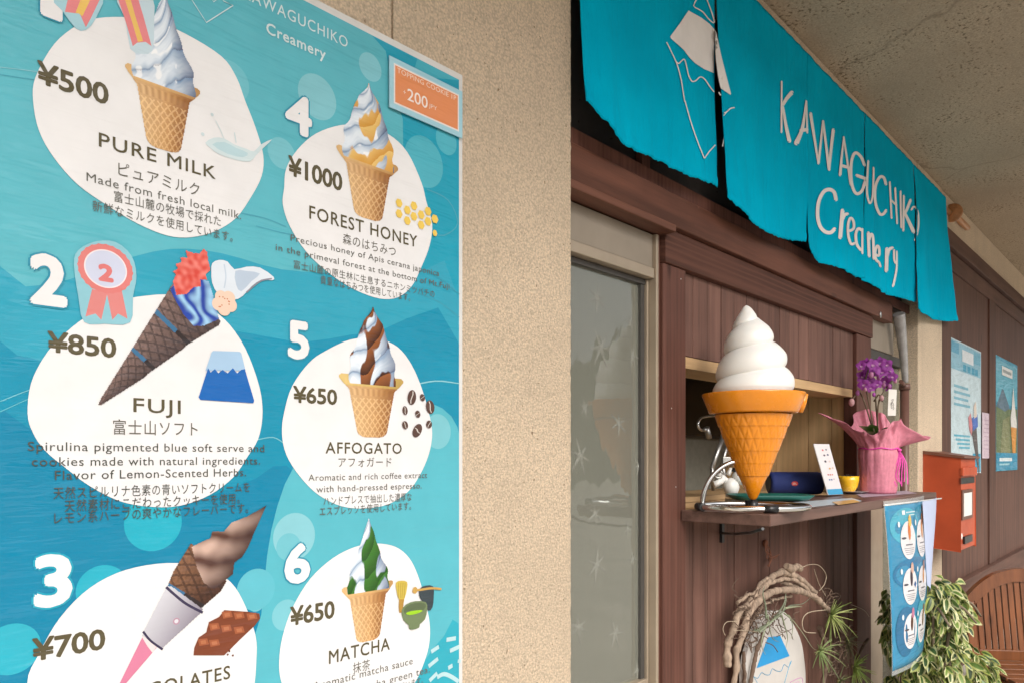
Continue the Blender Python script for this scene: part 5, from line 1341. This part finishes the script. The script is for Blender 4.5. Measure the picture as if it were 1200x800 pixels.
for k in range(190):                                   # wisps, rootlets and bark shreds
    cxk, cyk = random.choice([(180, 380), (240, 290), (300, 420), (330, 380), (200, 470), (240, 540), (380, 470), (720, 640), (740, 540), (700, 700), (640, 330)])
    u, v = cxk+random.gauss(0, 40), cyk+random.gauss(0, 45); a = random.uniform(0, 6.3); L_ = random.uniform(25, 95)
    p = [(u, v), (u+L_*.5*cos(a)+random.gauss(0, 9), v+L_*.5*sin(a)+random.gauss(0, 9)), (u+L_*cos(a+.5), v+L_*sin(a+.5))]
    m.tube(smooth(W(p, 1.05+random.uniform(-.02, .02)), 4), random.uniform(.0008, .0022), 5)
m.build('rootlets', M_TWIG, wr)
m = MB()
for pts, r in (([(485, 130), (540, 105), (600, 110), (640, 165), (630, 220), (600, 258)], .0014), ([(120, 440), (60, 440), (36, 480), (50, 520)], .0012), ([(640, 370), (540, 385), (502, 430), (515, 495), (580, 505)], .0018), ([(100, 492), (160, 490), (250, 500)], .001), ([(570, 130), (600, 220), (640, 290)], .001), ([(790, 340), (860, 370), (893, 410)], .0012)):
    m.tube(smooth(W(pts, 1.03), 6), r, 6)
m.build('tendrils', plain('pale_tendril', (0.34, 0.27, 0.19), 0.8), wr)
def air_plant(u, v, y, n, L0, cols, label, grp='air plants on the driftwood wreath', spread=6.3, a0=0.0, thick=.0026):
    u, v = G([(u, v)])[0]; c = P(u, v, y); root = thing('air_plant', label, 'air plant', c, grp); m = MB()
    for k in range(n):
        a = a0+spread*k/n+random.uniform(-.25, .25); L_ = L0*random.uniform(.6, 1.45); out = random.uniform(-.55, .5)
        d = (Vector((cos(a), 0, sin(a)))*1+Vector((0, -.5+out, 0))).normalized(); curl = random.uniform(-.5, .5)
        pts = [c+d*L_*t+Vector((-sin(a)*curl*t*t*L_*.6, 0, cos(a)*curl*t*t*L_*.6-t*t*L_*.22)) for t in (0, .25, .5, .75, 1)]
        pts = smooth(pts, 3); rr = [thick*(1-i/len(pts))**.8+.0003 for i in range(len(pts))]
        m.tube(pts, rr, 5, mix(lin(cols[0]), lin(cols[1]), random.random()))
    m.build('leaves', M_LEAF, root)
    m = MB(); m.ball(c+Vector((0, .004, 0)), .008, .008, .010, 8, 6, lin('6b6038')); m.build('bulb', M_ATTR, root); return root
air_plant(668, 402, 1.03, 34, .085, ('6f8a3c', 'b5bb74'), 'green spiky air plant at the end of the upper driftwood branch')
air_plant(605, 612, 1.03, 30, .072, ('6a8048', '9fa86c'), 'small grey green air plant below the open middle of the wreath')
air_plant(805, 705, 1.02, 44, .075, ('66862f', 'a3b45c'), 'bushy bright green air plant at the lower right of the wreath')
air_plant(760, 560, 1.05, 44, .060, ('4a4a30', '77744e'), 'dry brownish air plant tuft between the two green ones', thick=.0014)
air_plant(720, 790, 1.04, 24, .065, ('4f5c30', '7d8550'), 'dull olive air plant tuft at the bottom of the wreath', thick=.0018)
sil = thing('silver_air_plant', 'silvery long leaved air plant tucked inside the wreath arch', 'air plant', P(880, 735, 1.03), 'air plants on the driftwood wreath')
m = MB()
for pts, r in (([(215, 495), (290, 460), (350, 400), (395, 330), (405, 255)], .0062), ([(250, 500), (330, 430), (385, 380), (410, 300)], .004), ([(290, 420), (285, 340), (270, 280), (280, 230)], .004), ([(350, 420), (420, 350), (500, 335), (548, 300)], .0034), ([(395, 390), (430, 420), (445, 470), (436, 540)], .003),
        ([(380, 400), (400, 470), (415, 530), (405, 590)], .003), ([(300, 440), (270, 520), (262, 580), (285, 632)], .003), ([(400, 360), (470, 350), (500, 352)], .004), ([(420, 400), (500, 500), (560, 590), (600, 610)], .0022), ([(300, 400), (310, 480), (330, 540), (370, 560)], .0028)):
    pts = smooth(W(pts, 1.025+random.uniform(-.02, .02)), 5); m.tube(pts, [r*(1-.85*i/len(pts)) for i in range(len(pts))], 6, mix(lin('7d8872'), lin('a8ac8c'), random.random()))
m.build('leaves', M_LEAF, sil)

# hanging price sheet on the counter edge
YH = YF-0.006
hs_ = thing('hanging_menu', 'small laminated menu sheet with six ovals hanging from the counter end', 'menu sheet', P(1062, 780, YH))
def HP(a, b, d=0.0):
    tl, tr, bl_, br_ = P(1036.5, 592.5, YH), P(1083, 586, YH), P(1046, 786, YH-.01), P(1081.5, 762, YH-.02)
    ml = P(1043.5, 690, YH-.006); mr = P(1086.5, 680, YH-.016)
    def edge_(t, m_, b_, k): return t*(1-k)*(1-2*k)+m_*4*k*(1-k)+b_*k*(2*k-1)
    l = edge_(tl, ml, bl_, b); r = edge_(tr, mr, br_, b)
    p = l.lerp(r, a); p.y -= 0.018*sin(pi*a)+d; return p
m = MB(); m.grid(lambda a, b: HP(a, b), 16, 30, lin('3a8fb6')); sh = m.build('sheet', M_PRINT, hs_, solid=0.0006)
def hquad(mb, a0, a1, b0, b1, c, d, n=6):
    o = len(mb.v)
    for j in range(n+1):
        for i in range(n+1): mb.v.append(HP(a0+(a1-a0)*i/n, b0+(b1-b0)*j/n, d))
    for j in range(n):
        for i in range(n): q = o+j*(n+1)+i; mb.face((q, q+1, q+n+2, q+n+1), lin(c), True)
def hoval(mb, a, b, ra, rb, c, d, n=24):
    o = len(mb.v); mb.v.append(HP(a, b, d)); mb.v += [HP(a+ra*cos(2*pi*k/n), b+rb*sin(2*pi*k/n), d) for k in range(n)]
    for k in range(n): mb.face((o, o+1+k, o+1+(k+1) % n), lin(c))
m = MB(); D0 = .0012
hoval(m, .36, .13, .31, .11, '4fb0c8', D0); hoval(m, .75, .10, .20, .085, '1e8cae', D0*1.15); hoval(m, .5, .42, .45, .10, '2a7aa6', D0*1.3); hoval(m, .74, .76, .22, .17, '46a5be', D0*1.45); hoval(m, .28, .78, .22, .16, '2a709a', D0*1.6)
m.build('background_shapes', M_PRINT, hs_)
for j in range(3):
    for i in range(2):
        a = .385+.37*i; b = .215+.285*j
        m = MB(); hoval(m, a, b, .165, .115, 'ece8ea', D0*1.75)
        e = m.build('menu_entry', M_PRINT, hs_)
        m = MB(); hoval(m, a-.18, b-.10, .022, .018, 'e6f0f4', D0*2.2, 10); m.build('number', M_PRINT, e)
        m = MB(); col = [['d9772c', 'd98a3a'], ['3c2c3c', 'c8873a'], ['5a3326', '8a6a40']][j][i]
        hoval(m, a+.02, b-.055, .030, .055, col, D0*2.4, 12); hoval(m, a+.045, b-.115, .035, .035, ['f0c060', 'd8b0a0', 'c87f9e'][j] if i == 0 else '8c5a44', D0*2.6, 12)
        if i == 0 and j == 1: hoval(m, a+.11, b-.01, .03, .022, '2a62a0', D0*2.5, 4)
        hoval(m, a-.10, b-.015, .05, .007, '4c4c58', D0*2.5, 8); m.build('picture', M_PRINT, e)
        m = MB()
        hquad(m, a-.07, a+.08, b+.022, b+.030, '77747c', D0*2.5, 2)
        for k in range(4): hquad(m, a-.11+.012*k, a+.11-.012*k, b+.046+.012*k, b+.050+.012*k, '98959c', D0*2.5, 2)
        m.build('lettering', M_PRINT, e)
m = MB(); hquad(m, .28, .34, .035, .06, 'e9f2f4', D0*2, 2); hquad(m, .36, .58, .045, .052, 'cfe4ea', D0*2, 2); hquad(m, .42, .56, .062, .068, 'cfe4ea', D0*2, 2); m.build('heading_lettering', M_PRINT, hs_)
m = MB()
def back_(a, b):
    k = b; l = P(1081+5.5*k, 587+98*k, YH-.02); r = P(1097.5-10*k**1.5, 582+112*k, YH+.004-.02*k); p = l.lerp(r, a); p.y -= .012*sin(pi*a); return p
m.grid(back_, 8, 20, lin('b9c4e0')); m.build('curled_back', M_MATTE, hs_)
m = MB(); m.grid(lambda a, b: HP(a*1.02-.01, -.03+b*1.06, -.0006) if True else 0, 10, 10); m.build('clear_sleeve', M_CLEAR, hs_)
m = MB(); m.tube([P(1036, 591.5, YH), P(1103, 583.5, YH)], .0035, 6); m.build('hanging_rail', M_WPLASTIC, hs_)

# red letter box on the column
X0m, X1m = XU(1081.5, YW), XU(1081.5, YW)+0.37
YM = X0m and None
yfm = 0.915
mb_ = thing('letter_box', 'red metal letter box fixed to the pale column with white name plate', 'letter box', ((X0m+X1m)/2, (YW+yfm)/2, P(1123, 646, yfm).z))
zb0, zt0 = P(1123, 646, yfm).z, P(1123, 537, yfm).z
m = MB(); m.prism([(X0m, YW-.002, zb0+.012), (X0m, yfm, zb0), (X0m, yfm, zt0), (X0m, YW-.002, zt0+.025)], (X1m-X0m, 0, 0)); m.build('body', M_RED, mb_, bevel=.006)
m = MB(); m.prism([(X0m-.006, YW-.002, zt0+.026), (X0m-.006, yfm-.02, zt0+.002), (X0m-.006, yfm-.022, zt0+.012), (X0m-.006, YW-.002, zt0+.042)], (X1m-X0m+.012, 0, 0)); m.build('lid', M_REDLID, mb_, bevel=.004)
fx = lambda u: XU(u, yfm)
fz = lambda v, u=1130: P(u, v, yfm).z
m = MB(); m.box(fx(1124.5), fx(1141), yfm-.018, yfm-.001, fz(557), fz(547)); m.build('slot_flap', M_RED, mb_, bevel=.004)
m = MB(); m.box(fx(1124.5), fx(1141), yfm-.0045, yfm-.001, fz(566), fz(559)); m.build('slot', M_BLACK, mb_)
m = MB(); m.box(fx(1126), fx(1138), yfm-.008, yfm-.001, fz(608), fz(573)); pl_ = m.build('plate_frame', plain('tarnished_frame', (.16, .07, .045), .4, .4), mb_, bevel=.002)
m = MB(); m.box(fx(1127.5), fx(1136.7), yfm-.0095, yfm-.0081, fz(604), fz(577)); m.build('name_plate', M_WPLASTIC, pl_)
m = MB(); m.box(fx(1128), fx(1137), yfm-.012, yfm-.001, fz(636), fz(627.5)); m.build('latch', M_BLACK, mb_, bevel=.002)
m = MB(); p = P(1127, 628, yfm); m.ball(p, .012, .004, .018, 8, 6); m.build('sticker', M_WPLASTIC, mb_)

# posters on the brown wall
def wall_poster(name, label, q, draw):
    Y0_ = YR+.006; o_ = thing(name, label, 'poster', P((q[0][0]+q[1][0])/2, q[2][1], Y0_))
    pts = [P(u, v, Y0_) for u, v in q]; z0_, z1_ = min(p.z for p in pts), max(p.z for p in pts); x0_, x1_ = pts[0].x, pts[1].x
    z1_ = pts[0].z; z0_ = pts[3].z
    def R(mb, a0, a1, b0, b1, c, k): mb.add([(x0_+(x1_-x0_)*a, Y0_-.0016-.0004*k, z1_+(z0_-z1_)*b) for a, b in ((a0, b0), (a0, b1), (a1, b1), (a1, b0))], [(0, 1, 2, 3)], lin(c))
    def Q(mb, pts, c, k): mb.poly([(x0_+(x1_-x0_)*a, Y0_-.0016-.0004*k, z1_+(z0_-z1_)*b) for a, b in pts], lin(c))
    draw(o_, R, Q, (x0_, x1_, z0_, z1_, Y0_))
def sheet_(o_, b, c): m = MB(); m.box(b[0], b[1], b[4]-.0015, b[4], b[2], b[3], lin(c)); m.build('sheet', M_PRINT, o_)
def d1(o_, R, Q, b):
    sheet_(o_, b, 'cfe2e8'); m = MB(); R(m, .02, .98, .01, .22, '8fc2d6', 1); R(m, .02, .25, .02, .10, '58a9c8', 2); R(m, .35, .72, .05, .14, 'e9eef0', 3)
    for a in (.38, .52, .66, .78): R(m, a, a+.10, .16, .21, '2fa0c0', 3)
    R(m, .70, .98, .84, .99, '1f9fc4', 2); R(m, .74, .98, .02, .12, '6fb6cf', 2); m.build('background_shapes', M_PRINT, o_)
    m = MB()
    for k in range(4): R(m, .10, .55+.06*(k % 2), .33+.045*k, .35+.045*k, '7fb9cc', 2)
    for k in range(4): R(m, .10+.05*k, .60, .70+.03*k, .715+.03*k, '5fb4cc', 2)
    m.build('lettering', M_PRINT, o_)
    m = MB(); Q(m, [(.62, .62), (.82, .60), (.94, 1.0), (.90, 1.0)], '5a4f50', 4); Q(m, [(.66, .56), (.86, .52), (.88, .62), (.70, .66)], '4a6fc0', 5); Q(m, [(.54, .56), (.62, .52), (.68, .62), (.66, .70), (.58, .66)], 'd98a90', 6); Q(m, [(.72, .46), (.80, .42), (.84, .54), (.74, .56)], 'e6d3c4', 6); m.build('cone_picture', M_PRINT, o_)
def d2(o_, R, Q, b):
    sheet_(o_, b, '2f9ab8'); m = MB(); R(m, .02, .98, .03, .40, '5fb0c6', 1); Q(m, [(.02, .45), (.28, .28), (.62, .44), (.98, .42), (.98, .85), (.02, .85)], '6c7a52', 2); Q(m, [(.02, .44), (.28, .27), (.34, .28), (.62, .43), (.40, .47)], '5a7488', 3); Q(m, [(.30, .55), (.60, .50), (.62, .84), (.20, .84)], '87885e', 4)
    R(m, .26, .74, .07, .15, 'eae6e0', 5); R(m, .02, .98, .84, .99, '2390b4', 5); m.build('background_shapes', M_PRINT, o_)
    m = MB(); R(m, .15, .72, .885, .915, 'e4eef0', 6); R(m, .15, .60, .935, .95, '9fd0dc', 6)
    for k in range(8): R(m, .31+.048*k, .345+.048*k, .095, .125, '8f9a9a', 6)
    m.build('lettering', M_PRINT, o_)
    m = MB(); Q(m, [(.66, .60), (.94, .60), (.88, .84), (.74, .84)], 'e0963c', 7); Q(m, [(.66, .60), (.64, .52), (.70, .42), (.74, .30), (.78, .22), (.82, .34), (.88, .44), (.94, .56), (.94, .60)], 'e8e4de', 8); m.build('cone_picture', M_PRINT, o_)
wall_poster('wall_poster', 'pale blue poster with a dark cone on the brown panel behind the letter box', [(1113.4, 394.8), (1149.3, 414), (1150.5, 560), (1115.5, 556)], d1)
wall_poster('wall_poster', 'deep blue poster of a mountain and a white ice cream cone', [(1166.3, 415), (1192, 427.5), (1193.5, 551), (1168.3, 551.5)], d2)
def d3(o_, R, Q, b):
    sheet_(o_, b, 'dcc6d2'); m = MB()
    for k in range(8): R(m, .2, .8, .15+.09*k, .17+.09*k, 'c4a9ba', 1)
    m.build('lettering', M_PRINT, o_)
wall_poster('wall_notice', 'small pink paper notice hanging between the two blue posters', [(1150.8, 482.5), (1161.5, 484.5), (1161.8, 536.8), (1151.2, 536.5)], d3)

# variegated fig in a pot
tf = 3.28; fc = PT(1093, HZ, tf)
fig = thing('fig_plant', 'potted weeping fig with cream edged variegated leaves beside the hanging menu', 'potted plant', (fc.x, fc.y, 0))
m = MB(); m.lathe(fc.x, fc.y, [(.11, .002), (.125, .01), (.16, .25), (.175, .27), (.175, .29), (.155, .29), (.15, .24)], 32, cap=False); m.lathe(fc.x, fc.y, [(.15, .24), (.0, .245)], 32, cap=False); m.build('pot', M_SOILP, fig)
m = MB()
for k in range(9):
    a = k*.7; p = [(fc.x+.03*cos(a), fc.y+.03*sin(a), .24), (fc.x+.08*cos(a), fc.y+.06*sin(a), .45), (fc.x+.17*cos(a), fc.y+.12*sin(a), .72), (fc.x+.26*cos(a+.3), fc.y+.18*sin(a+.3), .66)]
    m.tube(smooth(p, 5), [.009-.0003*i for i in range(16)], 6)
m.build('trunk', M_BARK, fig)
m = MB(); cg = [lin('47642a'), lin('62803a'), lin('355024'), lin('7d9648')]; cw = [lin('c6c488'), lin('d2cf9c'), lin('b0b46c'), lin('a3ab5a')]
def vleaf(base, d, L_, nrm):
    d = d.normalized(); sd = d.cross(nrm); sd = sd.normalized() if sd.length > 1e-5 else RGT; nn = sd.cross(d)
    o = len(m.v); g = random.choice(cg); w_ = random.choice(cw); K = 6; nar = random.uniform(.27, .40); mg = random.random(); tw_ = random.uniform(-.5, .5)
    for i in range(K+1):
        t = i/K; wd = L_*nar*sin(pi*(t*.94+.03))**.9*(1-.35*t); p = base+d*L_*t-Vector((0, 0, 1))*L_*.28*t*t+nn*L_*.05*sin(pi*t); f = L_*.04*sin(i*1.7)
        m.v += [p-sd*wd+nn*(wd*.30+f), p-sd*wd*(.62-.25*mg)+nn*wd*.16, p, p+sd*wd*(.62-.25*mg)+nn*wd*.16, p+sd*wd+nn*(wd*.30-f)]
    for i in range(K):
        for k in range(4):
            a = o+5*i+k; c = w_ if k in (0, 3) or i == K-1 else g
            m.face((a, a+1, a+6, a+5), c, True)
def clump(u, v, t, ru, rv, n, L0=.047, dz=.14):
    for k in range(int(n*0.85)):
        while True:
            a, b, e = random.uniform(-1, 1), random.uniform(-1, 1), random.uniform(-1, 1)
            if .25 < a*a+b*b+e*e < 1: break
        c = PT(u+a*ru, v+b*rv, t+e*dz)
        d = RGT*a*.8+Vector((0, 0, -.9-.4*b))-FWD*(.5-e*.4)+Vector((random.uniform(-1, 1), random.uniform(-1, 1), random.uniform(-.5, .8)))
        nrm = (-FWD*.8+Vector((random.uniform(-.9, .9), random.uniform(-.9, .9), random.uniform(-.2, 1))))
        vleaf(c, d, L0*random.uniform(.6, 1.35), nrm)
clump(1100, 722, tf, 36, 42, 300); clump(1108, 700, tf-.06, 22, 24, 90); clump(1112, 785, tf-.12, 54, 32, 320); clump(1046, 725, tf+.12, 15, 42, 110, .048); clump(1070, 795, tf-.05, 34, 22, 90); clump(1090, 850, tf-.1, 60, 40, 160); clump(1120, 735, tf, 16, 30, 70)
m.build('crown', M_LEAF, fig)

# wooden chairs
def chair(t0, u0, rot, label, copy=None):
    ax = (RGT*cos(rot)+FWD*sin(rot)); fr = (-FWD*cos(rot)+RGT*sin(rot)); o_ = PT(u0, HZ, t0); o_.z = 0
    root = thing('garden_chair', label, 'chair', o_, 'slatted wooden garden chairs')
    def p(x, f, z): return o_+ax*x+fr*f+Vector((0, 0, z))
    Wd, back = .245, -.05
    rk = lambda z: -.16*(z-.40)
    for s in (-1, 1):
        m = MB(); zt_ = .665; m.obox(p(s*Wd-.02, rk(0)*0-.02, .002), ax*.04, fr*.035, Vector((0, 0, .40))); m.prism([p(s*Wd-.02, -.02, .40), p(s*Wd-.02, .015, .40), p(s*Wd-.02, rk(zt_)+.015, zt_), p(s*Wd-.02, rk(zt_)-.02, zt_)], ax*.04); m.build('back_post', M_CHAIR, root, bevel=.004)
        m = MB(); m.obox(p(s*Wd-.02, .40, .002), ax*.04, fr*.035, Vector((0, 0, .385))); m.build('front_leg', M_CHAIR, root, bevel=.004)
    # arched top rail
    m = MB(); NA = 18; outer, inner = [], []
    for i in range(NA+1):
        x = -Wd-.022+(2*Wd+.044)*i/NA; q = x/(Wd+.022); h = .675+.145*(1-abs(q)**2.3)
        outer.append((x, h)); inner.append((x*.94, h-.058))
    ol_ = [p(x, rk(z)+.012, z) for x, z in outer]+[p(x, rk(z)+.012, z) for x, z in reversed(inner)]
    m.prism(ol_, -fr*.034); m.build('top_rail', M_CHAIR, root, bevel=.005)
    m = MB(); m.obox(p(-Wd+.021, -.014, .40), ax*(2*Wd-.042), fr*.026, Vector((0, 0, .05))); m.build('lower_rail', M_CHAIR, root, bevel=.004)
    ns = 15
    for i in range(ns):
        x = -Wd+.03+(2*Wd-.06)*(i+.5)/ns; q = x/(Wd+.022); zt_ = .675+.145*(1-abs(q)**2.3)-.050
        m = MB(); m.prism([p(x-.0108, rk(.44)-.008, .445), p(x-.0108, rk(.44)+.004, .445), p(x-.0108, rk(zt_)+.004, zt_), p(x-.0108, rk(zt_)-.008, zt_)], ax*.0216); m.build('back_slat', M_CHAIR, root, bevel=.002)
    for i in range(6):
        f = .03+.40*i/5.6; m = MB(); m.obox(p(-Wd-.005, f, .388+.006*sin(pi*i/5)*-1), ax*(2*Wd+.01), fr*.058, Vector((0, 0, .018))); m.build('seat_slat', M_CHAIR, root, bevel=.003)
    for s in (-1, 1):
        m = MB(); m.obox(p(s*(Wd+.0)-.013, .016, .335), ax*.026, fr*.383, Vector((0, 0, .045))); m.build('seat_rail', M_CHAIR, root, bevel=.003)
    return root
chair(3.5, 1206, -.12, 'slatted teak garden chair with arched back beside the variegated fig')
chair(4.0, 1262, -.10, 'second slatted teak garden chair cut off behind the first')
